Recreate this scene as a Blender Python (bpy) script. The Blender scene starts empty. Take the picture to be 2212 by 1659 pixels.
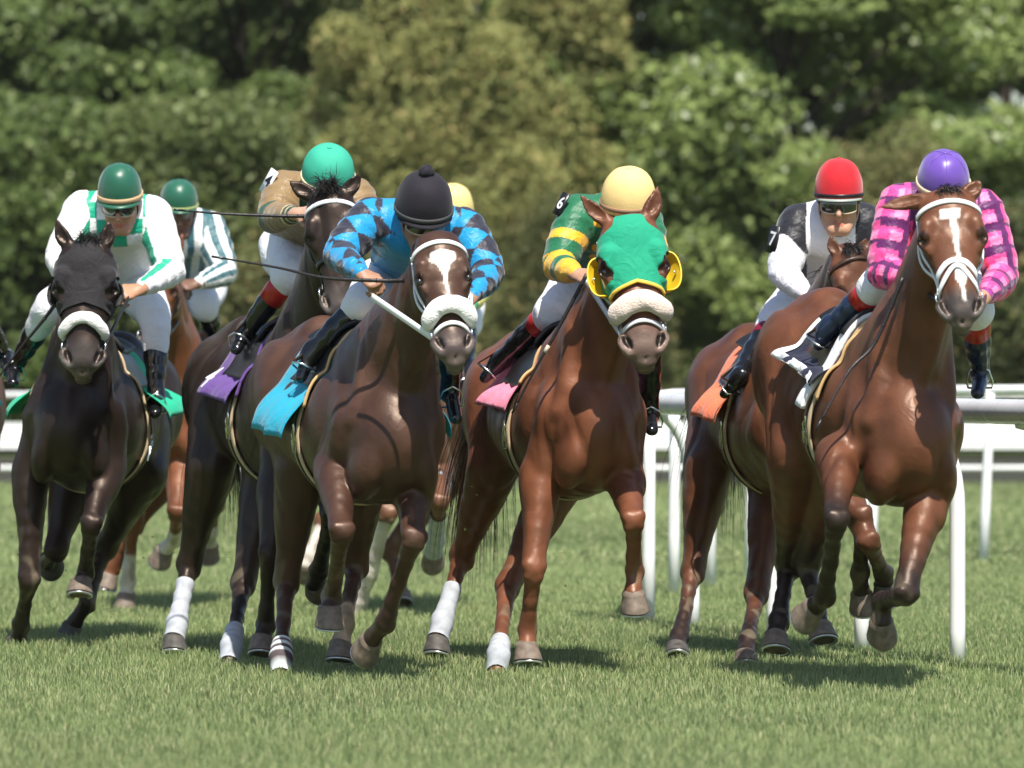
import bpy, math, random
import numpy as np
from mathutils import Vector, Matrix
R_ = math.radians
random.seed(7); RNG = np.random.default_rng(11)
SC = bpy.context.scene; COL = SC.collection
# ------------------------------------------------------------------ camera, sky, sun, exposure
CAMH, FPX, D0 = 1.39, 14280.0, 30.0
cam_d = bpy.data.cameras.new('camera'); cam = bpy.data.objects.new('camera', cam_d); COL.objects.link(cam)
cam.location = (0, -D0, CAMH); cam.rotation_euler = (R_(90), 0, 0)
cam_d.sensor_width = 36; cam_d.sensor_fit = 'HORIZONTAL'; cam_d.lens = FPX/2212*36; cam_d.shift_y = -49.5/2212
cam_d.clip_start = 1; cam_d.clip_end = 2000
cam_d.dof.use_dof = True; cam_d.dof.focus_distance = 29.6; cam_d.dof.aperture_fstop = 3.8
SC.camera = cam
SUN_EL, SUN_AZ = 59.0, 13.0        # azimuth: degrees to the right of straight behind the camera
w = bpy.data.worlds.new("World"); SC.world = w; w.use_nodes = True
nt = w.node_tree; nt.nodes.clear()
sky = nt.nodes.new('ShaderNodeTexSky'); sky.sky_type = 'NISHITA'; sky.sun_disc = False
sky.sun_elevation = R_(SUN_EL); sky.sun_rotation = R_(180 - SUN_AZ)
bg = nt.nodes.new('ShaderNodeBackground'); bg.inputs[1].default_value = 0.100
ow = nt.nodes.new('ShaderNodeOutputWorld'); nt.links.new(sky.outputs[0], bg.inputs[0]); nt.links.new(bg.outputs[0], ow.inputs[0])
sl = bpy.data.lights.new('sun', 'SUN'); sl.energy = 5.0; sl.angle = R_(0.53); sl.color = (1, .95, .86)
so = bpy.data.objects.new('sun', sl); COL.objects.link(so)
_e, _a = R_(SUN_EL), R_(SUN_AZ)
SUNV = Vector((math.sin(_a)*math.cos(_e), -math.cos(_a)*math.cos(_e), math.sin(_e)))
so.rotation_euler = SUNV.to_track_quat('Z', 'Y').to_euler(); so.location = (5, -20, 20)
SC.view_settings.view_transform = 'Standard'; SC.view_settings.look = 'None'
SC.view_settings.exposure = 0.56; SC.view_settings.gamma = 1; SC.view_settings.use_curve_mapping = False
SC.render.engine = 'CYCLES'; SC.cycles.use_denoising = True
SC.cycles.max_bounces = 6; SC.cycles.transparent_max_bounces = 4

def P(u, v, Y):                    # a point of the picture at world depth Y
    d = D0 + Y
    return np.array([(u-1106)*d/FPX, Y, CAMH-(v-780)*d/FPX])
def A(*x): return np.array(x, float)
def nrm(v): v = np.asarray(v, float); return v/(np.linalg.norm(v)+1e-12)

# ------------------------------------------------------------------ signed-distance modelling
def noise(Pt, f, seed=0, n=7):
    r = np.random.default_rng(seed); out = np.zeros(len(Pt), np.float32)
    for i in range(n):
        k = r.normal(size=3); k = k/np.linalg.norm(k)*f*r.uniform(.6, 1.5)
        out += np.sin(Pt@k + r.uniform(0, 6.28))
    return out/n*1.6

class Body:
    def __init__(s): s.pr = []
    def seg(s, a, b, ra, rb=None, sa=None, sb=None, side=(1, 0, 0), k=.03, g='', t=(0, 1), op=1):
        rb = ra if rb is None else rb; sa = ra if sa is None else sa; sb = rb if sb is None else sb
        a = np.asarray(a, float); b = np.asarray(b, float); ab = b-a; L = np.linalg.norm(ab)
        n = ab/L if L > 1e-6 else A(0, 0, 1)
        sd = np.asarray(side, float); sd = sd-n*(sd@n)
        if np.linalg.norm(sd) < 1e-3: sd = np.cross(n, A(0, 1, 0.1))
        sd = nrm(sd); w = np.cross(n, sd); m = max(ra, rb, sa, sb)
        s.pr.append(dict(ty=0, a=a, n=n, L=max(L, 1e-6), sd=sd, w=w, r=(ra, rb), s=(sa, sb), k=k, g=g, t=t, op=op,
                         lo=np.minimum(a, b)-m, hi=np.maximum(a, b)+m))
    def ell(s, c, rad, ax=None, k=.03, g='', t=(0, 0), op=1):
        c = np.asarray(c, float); M = np.eye(3) if ax is None else np.array([nrm(v) for v in ax])
        m = max(rad)
        s.pr.append(dict(ty=1, a=c, M=M, rad=np.array(rad, float), k=k, g=g, t=t, op=op, lo=c-m, hi=c+m))
    def chain(s, pts, rad, side=(1, 0, 0), k=.02, g='', sub=3, op=1, t=(0, 1)):
        pts = [np.asarray(p, float) for p in pts]; n = len(pts)-1
        rad = [(r, r) if not isinstance(r, (tuple, list)) else r for r in rad]
        ex = [2*pts[0]-pts[1]]+pts+[2*pts[-1]-pts[-2]]; er = [rad[0]]+rad+[rad[-1]]
        q, rr = [], []
        for i in range(n):
            for j in range(sub):
                f = j/sub
                q.append(cr(ex[i], ex[i+1], ex[i+2], ex[i+3], f)); rr.append([cr(er[i][m], er[i+1][m], er[i+2][m], er[i+3][m], f) for m in (0, 1)])
        q.append(pts[-1]); rr.append(list(rad[-1])); N = len(q)-1
        for i in range(N):
            s.seg(q[i], q[i+1], rr[i][0], rr[i+1][0], rr[i][1], rr[i+1][1], side, k, g, (t[0]+(t[1]-t[0])*i/N, t[0]+(t[1]-t[0])*(i+1)/N), op)
        return q
    def ev(s, p, X, full=False):
        if p['ty'] == 0:
            q = X-p['a'].astype(X.dtype); z = q@p['n'].astype(X.dtype); t = np.clip(z/p['L'], 0, 1)
            x = q@p['sd'].astype(X.dtype); y = q@p['w'].astype(X.dtype); z = z-t*p['L']
            r = p['r'][0]+(p['r'][1]-p['r'][0])*t; sr = p['s'][0]+(p['s'][1]-p['s'][0])*t; zr = np.sqrt(r*sr)
            ang = (x, y)
        else:
            q = (X-p['a'].astype(X.dtype))@p['M'].T.astype(X.dtype); x, y, z = q[:, 0], q[:, 1], q[:, 2]
            r, sr, zr = p['rad']; t = 0*x; ang = (x, y)
        k0 = np.sqrt((x/r)**2+(y/sr)**2+(z/zr)**2)
        k1 = np.sqrt((x/r**2)**2+(y/sr**2)**2+(z/zr**2)**2)+1e-9
        d = np.where(k0 < .2, -np.minimum(r, sr)*(1-k0), k0*(k0-1)/k1)
        if full: return d, p['t'][0]+(p['t'][1]-p['t'][0])*t, np.arctan2(ang[0], ang[1])
        return d
    def field(s, X, sel=None):
        D = np.full(len(X), 1., X.dtype)
        for p in s.pr:
            if sel and not p['g'].startswith(sel): continue
            D = s.comb(D, s.ev(p, X), p)
        return D
    @staticmethod
    def comb(D, d, p):
        k = p['k']
        if p['op'] > 0: h = np.maximum(k-np.abs(D-d), 0)/k; return np.minimum(D, d)-h*h*k/4
        h = np.maximum(k-np.abs(D+d), 0)/k; return np.maximum(D, -d)+h*h*k/4
    def tags(s, X):
        best = np.full(len(X), 9., np.float32); T = np.zeros(len(X), np.float32); An = np.zeros(len(X), np.float32)
        G = np.zeros(len(X), int); names = ['']
        for p in s.pr:
            if p['op'] < 0: continue
            m = np.all((X > p['lo']-.1) & (X < p['hi']+.1), axis=1)
            if not m.any(): continue
            d, t, a = s.ev(p, X[m], True)
            if p['g'] not in names: names.append(p['g'])
            gi = names.index(p['g']); idx = np.where(m)[0]; b = d < best[idx]
            idx = idx[b]; best[idx] = d[b]; T[idx] = t[b]; An[idx] = a[b]; G[idx] = gi
        return G, names, T, An
    def mesh(s, h, smooth=2, wr=None, clip=None):
        pos = [p for p in s.pr if p['op'] > 0]
        lo = np.min([p['lo'] for p in pos], 0)-3*h-.02; hi = np.max([p['hi'] for p in pos], 0)+3*h+.02
        n = np.ceil((hi-lo)/h).astype(int)+1
        ax = [(lo[i]+h*np.arange(n[i])).astype(np.float32) for i in range(3)]
        Fd = np.full(n, 1., np.float32)
        for p in s.pr:
            e = p['k']+2*h
            i0 = np.maximum(np.floor((p['lo']-e-lo)/h).astype(int), 0); i1 = np.minimum(np.ceil((p['hi']+e-lo)/h).astype(int)+1, n)
            if (i1 <= i0).any(): continue
            g = np.stack(np.meshgrid(*[ax[i][i0[i]:i1[i]] for i in range(3)], indexing='ij'), -1).reshape(-1, 3)
            sl_ = tuple(slice(i0[i], i1[i]) for i in range(3)); D = Fd[sl_].reshape(-1)
            Fd[sl_] = s.comb(D, s.ev(p, g), p).reshape(Fd[sl_].shape)
        V, Q = surfnet(Fd, lo, h)
        if clip is not None:
            keep = clip(V); kq = keep[Q].all(1); Q = Q[kq]
            used = np.zeros(len(V), bool); used[Q.ravel()] = True; re = np.cumsum(used)-1; V = V[used]; Q = re[Q]
        V = lap(V, Q, smooth)
        if wr is not None: V = V+vnorm(V, Q)*wr(V)[:, None]
        return V, Q
def cr(a, b, c, d, t): return .5*((2*b)+(-a+c)*t+(2*a-5*b+4*c-d)*t*t+(-a+3*b-3*c+d)*t**3)
def surfnet(Fd, lo, h):
    I = Fd < 0; n = np.array(Fd.shape)-1
    c = np.zeros(n, np.int8)
    for dx in (0, 1):
        for dy in (0, 1):
            for dz in (0, 1): c += I[dx:dx+n[0], dy:dy+n[1], dz:dz+n[2]]
    cells = np.argwhere((c > 0) & (c < 8)); idx = np.full(n, -1, np.int32); idx[tuple(cells.T)] = np.arange(len(cells))
    S = np.zeros((len(cells), 3)); W = np.zeros(len(cells))
    co = [(x, y, z) for x in (0, 1) for y in (0, 1) for z in (0, 1)]
    for i, a in enumerate(co):
        for b in co[i+1:]:
            if sum(abs(a[j]-b[j]) for j in range(3)) != 1: continue
            fa = Fd[tuple((cells+a).T)]; fb = Fd[tuple((cells+b).T)]; m = (fa < 0) != (fb < 0)
            t = np.where(m, fa/(fa-fb+1e-12), 0)
            S += np.where(m[:, None], np.array(a)+t[:, None]*(np.array(b)-np.array(a)), 0); W += m
    V = lo+h*(cells+S/W[:, None])
    Q = []
    for ax in range(3):
        s0 = [slice(1, None)]*3; s0[ax] = slice(0, -1); a = I[tuple(slice(0, -1) if j == ax else slice(0, None) for j in range(3))]
        b = I[tuple(slice(1, None) if j == ax else slice(0, None) for j in range(3))]
        e = np.argwhere(a != b); o = [j for j in range(3) if j != ax]
        ok = (e[:, o[0]] > 0) & (e[:, o[1]] > 0) & (e[:, o[0]] < n[o[0]]) & (e[:, o[1]] < n[o[1]]); e = e[ok]
        def at(d0, d1):
            q = e.copy(); q[:, o[0]] -= d0; q[:, o[1]] -= d1; return idx[tuple(q.T)]
        q = np.stack([at(0, 0), at(1, 0), at(1, 1), at(0, 1)], 1)
        fl = a[tuple(e.T)] if ax != 1 else ~a[tuple(e.T)]
        q[fl] = q[fl]; q[~fl] = q[~fl][:, ::-1]
        Q.append(q)
    return V, np.concatenate(Q)
def lap(V, Q, it):
    if it <= 0: return V
    e = np.concatenate([Q[:, [i, (i+1) % 4]] for i in range(4)]); cnt = np.bincount(e[:, 0], minlength=len(V))+np.bincount(e[:, 1], minlength=len(V))
    for _ in range(it):
        S = np.stack([np.bincount(e[:, 0], V[e[:, 1], j], len(V))+np.bincount(e[:, 1], V[e[:, 0], j], len(V)) for j in range(3)], 1)
        V = V+.5*(S/np.maximum(cnt, 1)[:, None]-V)
    return V
def vnorm(V, Q):
    fn = np.cross(V[Q[:, 2]]-V[Q[:, 0]], V[Q[:, 3]]-V[Q[:, 1]])
    N = np.stack([sum(np.bincount(Q[:, i], fn[:, j], len(V)) for i in range(4)) for j in range(3)], 1)
    return N/(np.linalg.norm(N, axis=1)[:, None]+1e-12)

# ------------------------------------------------------------------ objects
def mesh_obj(name, V, Fc, mat, parent=None, col=None, smooth=True, mats=None, mi=None, extra=None):
    """Fc: (n,3|4) array or list of tuples"""
    me = bpy.data.meshes.new(name); V = np.asarray(V, np.float32)
    if isinstance(Fc, np.ndarray):
        m, k = Fc.shape
        me.vertices.add(len(V)); me.vertices.foreach_set('co', V.ravel())
        me.loops.add(m*k); me.loops.foreach_set('vertex_index', Fc.astype(np.int32).ravel())
        me.polygons.add(m); me.polygons.foreach_set('loop_start', (np.arange(m)*k).astype(np.int32))
        me.update(calc_edges=True); me.validate()
    else:
        me.from_pydata([tuple(map(float, v)) for v in V], [], [tuple(map(int, f)) for f in Fc]); me.update()
    if smooth: me.polygons.foreach_set('use_smooth', np.ones(len(me.polygons), bool))
    if col is not None:
        c = np.ones((len(V), 4), np.float32); c[:, :3] = col
        at = me.color_attributes.new('Col', 'FLOAT_COLOR', 'POINT'); at.data.foreach_set('color', c.ravel())
    for m_ in (mats or [mat]): me.materials.append(m_)
    if mi is not None: me.polygons.foreach_set('material_index', np.asarray(mi, np.int32))
    o = bpy.data.objects.new(name, me); COL.objects.link(o)
    if parent is not None:
        o.parent = parent
        o.matrix_parent_inverse = Matrix.Translation(-Vector(world_loc(parent)))
    return o
def world_loc(o):
    v = Vector(o.location)
    return v if o.parent is None else v   # parts keep their meshes in world coordinates; only roots carry a location
def tag(o, label=None, cat=None, group=None, kind=None):
    if label: o['label'] = label
    if cat: o['category'] = cat
    if group: o['group'] = group
    if kind: o['kind'] = kind
    return o
def thing(name, loc, label, cat, group=None):
    o = bpy.data.objects.new(name, None); COL.objects.link(o); o.location = tuple(map(float, loc)); o.empty_display_size = .1
    return tag(o, label, cat, group)
def sub(name, V, Fc, mat, parent, **k):      # a child of a mesh part whose origin is the world origin
    o = mesh_obj(name, V, Fc, mat, None, **k); o.parent = parent
    return o

class MB:                                     # simple mesh collector
    def __init__(s): s.V = []; s.F = []
    def add(s, V, F):
        n = len(s.V); s.V += [tuple(map(float, v)) for v in V]; s.F += [tuple(i+n for i in f) for f in F]; return s
    def tube(s, pts, rad, n=10, side=None, flat=1., caps=True, up=None):
        pts = [np.asarray(p, float) for p in pts]; m = len(pts)
        if not hasattr(rad, '__len__'): rad = [rad]*m
        V, F = [], []; prev = None
        for i in range(m):
            tn = nrm(pts[min(i+1, m-1)]-pts[max(i-1, 0)])
            if up is not None: w = np.asarray(up[i] if hasattr(up[0], '__len__') else up, float)
            else: w = prev if prev is not None else (A(0, 0, 1) if abs(tn[2]) < .9 else A(0, 1, 0))
            w = nrm(w-tn*(w@tn)); b = np.cross(tn, w); prev = w
            for j in range(n):
                a = 2*math.pi*(j+.5)/n
                V.append(pts[i]+b*math.cos(a)*rad[i]+w*math.sin(a)*rad[i]*flat)
        for i in range(m-1):
            for j in range(n):
                F.append((i*n+j, i*n+(j+1) % n, (i+1)*n+(j+1) % n, (i+1)*n+j))
        if caps: F.append(tuple(range(n))[::-1]); F.append(tuple((m-1)*n+j for j in range(n)))
        return s.add(V, F)
    def ribbon(s, pts, nor, w, th, closed=False):
        """flat strap: pts centre line on the surface, nor outward normals; w width, th thickness"""
        m = len(pts); V, F = [], []
        ws = w if hasattr(w, '__len__') else [w]*m
        for i in range(m):
            a = pts[(i-1) % m] if (closed or i > 0) else pts[i]; b = pts[(i+1) % m] if (closed or i < m-1) else pts[i]
            tn = nrm(np.asarray(b)-np.asarray(a)); n_ = np.asarray(nor[i]); n_ = nrm(n_-tn*(n_@tn)); bi = np.cross(tn, n_); p = np.asarray(pts[i])
            h = ws[i]/2
            prof = [(-h, 0), (-h*.92, th), (h*.92, th), (h, 0), (h*.9, -.004), (-h*.9, -.004)]
            V += [p+bi*x+n_*y for x, y in prof]
        k = 6
        for i in range(m if closed else m-1):
            for j in range(k):
                F.append((i*k+j, i*k+(j+1) % k, ((i+1) % m)*k+(j+1) % k, ((i+1) % m)*k+j))
        if not closed: F += [tuple(range(k))[::-1], tuple((m-1)*k+j for j in range(k))]
        return s.add(V, F)
    def box(s, c, hx, hy, hz, M=None):
        M = np.eye(3) if M is None else np.array(M)
        V = [np.asarray(c)+M[0]*x*hx+M[1]*y*hy+M[2]*z*hz for x in (-1, 1) for y in (-1, 1) for z in (-1, 1)]
        return s.add(V, [(0, 1, 3, 2), (4, 6, 7, 5), (0, 4, 5, 1), (2, 3, 7, 6), (0, 2, 6, 4), (1, 5, 7, 3)])
    def build(s, name, mat, parent=None, smooth=True, root=False, **k):
        V = np.array(s.V)
        f = mesh_obj if (parent is None or parent.type == 'EMPTY') else sub
        return f(name, V, s.F, mat, parent, smooth=smooth, **k)

# ------------------------------------------------------------------ materials
MATS = {}
def mat(name, col=(.5, .5, .5), rough=.6, spec=.5, tint=None, attr=False, bump=0, bscale=60, var=0, vscale=8, metal=0, sheen=0, coat=0, trans=0, wave=0, emit=None, sub_=0, vein=0, rv=.12):
    if name in MATS: return MATS[name]
    m = bpy.data.materials.new(name); m.use_nodes = True; t = m.node_tree; b = t.nodes['Principled BSDF']
    L = t.links.new; N = t.nodes.new
    b.inputs['Roughness'].default_value = rough; b.inputs['Metallic'].default_value = metal
    b.inputs['Specular IOR Level'].default_value = spec; b.inputs['Sheen Weight'].default_value = sheen
    b.inputs['Coat Weight'].default_value = coat; b.inputs['Coat Roughness'].default_value = .25
    if sub_: b.inputs['Subsurface Weight'].default_value = sub_; b.inputs['Subsurface Radius'].default_value = (.02, .008, .004)
    geo = N('ShaderNodeTexCoord')
    if tint: b.inputs['Specular Tint'].default_value = (*tint, 1)
    if attr: a = N('ShaderNodeVertexColor'); a.layer_name = 'Col'; c = a.outputs['Color']
    else: a = N('ShaderNodeRGB'); a.outputs[0].default_value = (*col, 1); c = a.outputs[0]
    if var:
        n = N('ShaderNodeTexNoise'); n.inputs['Scale'].default_value = vscale; n.inputs['Detail'].default_value = 6; L(geo.outputs['Object'], n.inputs[0])
        mr = N('ShaderNodeMapRange'); mr.inputs[1].default_value = .3; mr.inputs[2].default_value = .7; mr.inputs[3].default_value = 1-var; mr.inputs[4].default_value = 1+var; L(n.outputs[0], mr.inputs[0])
        mx = N('ShaderNodeVectorMath'); mx.operation = 'SCALE'; L(c, mx.inputs[0]); L(mr.outputs[0], mx.inputs['Scale']); c = mx.outputs[0]
        rr = N('ShaderNodeMapRange'); rr.inputs[3].default_value = max(rough-rv, .05); rr.inputs[4].default_value = min(rough+rv, 1); L(n.outputs[0], rr.inputs[0]); L(rr.outputs[0], b.inputs['Roughness'])
    L(c, b.inputs['Base Color'])
    if bump:
        n = N('ShaderNodeTexNoise'); n.inputs['Scale'].default_value = bscale; n.inputs['Detail'].default_value = 4; L(geo.outputs['Object'], n.inputs[0])
        bp = N('ShaderNodeBump'); bp.inputs['Strength'].default_value = 1; bp.inputs['Distance'].default_value = bump; L(n.outputs[0], bp.inputs['Height'])
        if wave:
            n2 = N('ShaderNodeTexNoise'); n2.inputs['Scale'].default_value = wave; n2.inputs['Detail'].default_value = 2; n2.inputs['Distortion'].default_value = 1.5; L(geo.outputs['Object'], n2.inputs[0])
            b2 = N('ShaderNodeBump'); b2.inputs['Distance'].default_value = bump*6; L(n2.outputs[0], b2.inputs['Height']); L(b2.outputs[0], bp.inputs['Normal'])
        last = bp
        if vein:
            n3 = N('ShaderNodeTexNoise'); n3.inputs['Scale'].default_value = 6; n3.inputs['Detail'].default_value = 1; n3.inputs['Distortion'].default_value = .8; L(geo.outputs['Object'], n3.inputs[0])
            s3 = N('ShaderNodeMath'); s3.operation = 'SUBTRACT'; s3.inputs[1].default_value = .5; L(n3.outputs[0], s3.inputs[0])
            a3 = N('ShaderNodeMath'); a3.operation = 'ABSOLUTE'; L(s3.outputs[0], a3.inputs[0])
            r3 = N('ShaderNodeMapRange'); r3.interpolation_type = 'SMOOTHSTEP'; r3.inputs[1].default_value = 0; r3.inputs[2].default_value = .022; r3.inputs[3].default_value = 1; r3.inputs[4].default_value = 0; L(a3.outputs[0], r3.inputs[0])
            b3 = N('ShaderNodeBump'); b3.inputs['Distance'].default_value = vein; L(r3.outputs[0], b3.inputs['Height']); L(bp.outputs[0], b3.inputs['Normal']); last = b3
        L(last.outputs[0], b.inputs['Normal'])
    if trans:
        ts = N('ShaderNodeBsdfTranslucent'); L(c, ts.inputs[0]); ms = N('ShaderNodeMixShader'); ms.inputs[0].default_value = trans
        out = [x for x in t.nodes if x.type == 'OUTPUT_MATERIAL'][0]; L(b.outputs[0], ms.inputs[1]); L(ts.outputs[0], ms.inputs[2]); L(ms.outputs[0], out.inputs[0])
    MATS[name] = m; return m
# ================================================================== SETTING
def smooth01(x): x = np.clip(x, 0, 1); return x*x*(3-2*x)
# ground sheet
m_ground = mat('turf_soil', (.10, .14, .05), rough=.9, spec=.1, var=.35, vscale=.7, bump=.02, bscale=25)
n = 60; gx = np.linspace(-400, 400, n); gy = np.linspace(-60, 700, n)
V = [(x, y, 0) for y in gy for x in gx]; Fc = np.array([(j*n+i, j*n+i+1, (j+1)*n+i+1, (j+1)*n+i) for j in range(n-1) for i in range(n-1)])
tag(mesh_obj('ground', V, Fc, m_ground), kind='structure')
# dirt track strip beyond the turf; its dark colour paints in the trees' shade
m_dirt_shade = mat('track_dirt_tree_shade', (.045, .045, .035), rough=.95, spec=.1, var=.25, vscale=3)
tag(mesh_obj('dirt_track_tree_shade', [(-60, 43.5, .004), (60, 43.5, .004), (60, 66, .004), (-60, 66, .004)], np.array([(0, 1, 2, 3)]), m_dirt_shade), kind='structure')
# grass blades
def make_grass():
    r = np.random.default_rng(3)
    def field(N, d0, d1, wfun, hh, ww, pw=1.0):
        d = d0+(d1-d0)*r.random(N)**pw; hw = wfun(d); x = (r.random(N)*2-1)*hw; y = d-D0
        X2 = np.stack([x, y, 0*x], 1)
        patch = noise(X2, .9, 5)*.5+noise(X2, 4., 6)*.5
        h = hh*(1+.30*patch)*r.uniform(.55, 1.25, N); wd = ww*r.uniform(.7, 1.3, N)*(d/30)**.5
        az = r.uniform(0, 6.28, N); ln = r.uniform(.05, .75, N)*h; la = az+r.normal(0, .6, N)+1.57
        bx, by = np.cos(az)*wd/2, np.sin(az)*wd/2; tx, ty = np.cos(la)*ln, np.sin(la)*ln
        v = np.zeros((N, 5, 3), np.float32); base = np.stack([x, y, 0*x], 1)
        v[:, 0] = base+np.stack([-bx, -by, 0*x-.005], 1); v[:, 1] = base+np.stack([bx, by, 0*x-.005], 1)
        v[:, 2] = base+np.stack([bx*.8+tx*.35, by*.8+ty*.35, h*.6], 1); v[:, 3] = base+np.stack([-bx*.8+tx*.35, -by*.8+ty*.35, h*.6], 1)
        v[:, 4] = base+np.stack([tx, ty, h*.97], 1)
        g1 = np.array([.225, .300, .118]); g2 = np.array([.375, .425, .188]); g3 = np.array([.50, .47, .26])
        m = np.clip(r.normal(.45, .25, N)+.25*patch, 0, 1)[:, None]; c = (g1*(1-m)+g2*m)*(1+.13*noise(X2, .45, 8)+.10*noise(X2, 1.6, 9))[:, None]
        dry = (r.random(N) < .09)[:, None]; c = np.where(dry, g3, c)
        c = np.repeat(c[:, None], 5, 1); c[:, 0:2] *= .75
        return v, c
    wf = lambda d: .0775*d*1.05+2.4
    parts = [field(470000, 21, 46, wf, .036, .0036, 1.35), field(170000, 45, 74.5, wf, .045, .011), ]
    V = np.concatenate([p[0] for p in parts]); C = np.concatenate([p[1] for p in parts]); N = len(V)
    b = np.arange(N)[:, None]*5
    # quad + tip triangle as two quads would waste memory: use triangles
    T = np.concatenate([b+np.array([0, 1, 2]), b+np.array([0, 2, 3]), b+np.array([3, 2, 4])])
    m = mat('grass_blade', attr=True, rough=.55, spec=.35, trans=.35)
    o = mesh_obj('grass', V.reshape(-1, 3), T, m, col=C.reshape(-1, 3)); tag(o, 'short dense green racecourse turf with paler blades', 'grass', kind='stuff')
make_grass()

# ---- rails
m_white = mat('rail_plastic', (.82, .82, .82), rough=.35, spec=.5, var=.05, vscale=6)
m_tube = mat('rail_tube', (.60, .60, .63), rough=.28, spec=.6, var=.08, vscale=5)
RP = A(1.873, .6, 1.165); RD = nrm(A(-.266, .964, 0)); RQ = A(RD[1], -RD[0], 0)
def rail_at(s): return RP+RD*s
root = thing('running_rail', (RP[0], RP[1], 0), 'near running rail, a thick white tube on curved gooseneck posts, at the right', 'rail')
mb = MB(); pts = [rail_at(s)+A(0, 0, 0) for s in np.linspace(-6, 5.1, 24)]; mb.tube(pts, .056, n=24); mb.build('rail_tube', m_tube, root)
mb = MB()
for s in np.arange(-4.8, 5, 2.4):
    mb = MB(); c = rail_at(s); mb.tube([c-RD*.06, c+RD*.06], .0585, n=24); mb.build('joint_sleeve', m_tube, root)
for i in range(-3, 4):
    c = rail_at(i*1.40); base = c+RQ*.20; base[2] = -.05
    a = []
    for f in np.linspace(0, 1, 9):
        th = f*math.pi/2; a.append(c+A(0, 0, -.05)+RQ*(.20*math.sin(th)**1.0)+A(0, 0, -.42*(1-math.cos(th)))*1.0)
    pts = [c+A(0, 0, -.03)]+a+[base+(a[-1]-base)*f for f in (.75, .5, .25, 0)]
    mb = MB(); mb.tube(pts, [.028]*3+[.036]*3+[.037]*(len(pts)-6), n=14)
    mb.build('post', m_white, root)
# second rail, thinner, behind
root = thing('inner_rail', (1.5, 12, 0), 'thinner white rail on leaning slender posts standing behind the near running rail', 'rail')
pp = [(-2.6, -1), (.727, 5.3), (.965, 9.5), (1.22, 10.7), (1.52, 12.2), (2.38, 13.9), (3.25, 15.6), (5.2, 19.0), (8.0, 24)]
pp = pp[1:]
mb = MB(); mb.tube([A(x, y, 1.19) for x, y in pp], .034, n=14); mb.build('rail_tube', m_white, root)
for x, y in pp:
    mb = MB(); lean = .05 if x > 2 else 0.01
    mb.tube([A(x, y, -.05), A(x+lean*.3, y, .35), A(x+lean*.7, y, .8), A(x+lean, y, 1.17)], [.036, .036, .034, .03], n=12); mb.build('post', m_white, root)
# far boarded rail
root = thing('far_rail', (0, 43, 0), 'far white boarded rail crossing the whole width at the end of the turf', 'rail')
mb = MB(); mb.box(A(0, 42.6, .57), 30, .02, .145); mb.build('board', m_white, root, smooth=False)
mb = MB(); mb.tube([A(-30, 42.5, .215), A(30, 42.5, .215)], .028, n=10); mb.build('lower_tube', m_white, root)
mb = MB(); mb.tube([A(-30, 42.5, 1.02), A(30, 42.5, 1.02)], .03, n=10); mb.build('top_tube', m_white, root)
for x in np.arange(-28.3, 30, 2.75):
    mb = MB(); mb.box(A(x, 42.66, .50), .035, .035, .55); mb.build('post', m_white, root, smooth=False)

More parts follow.
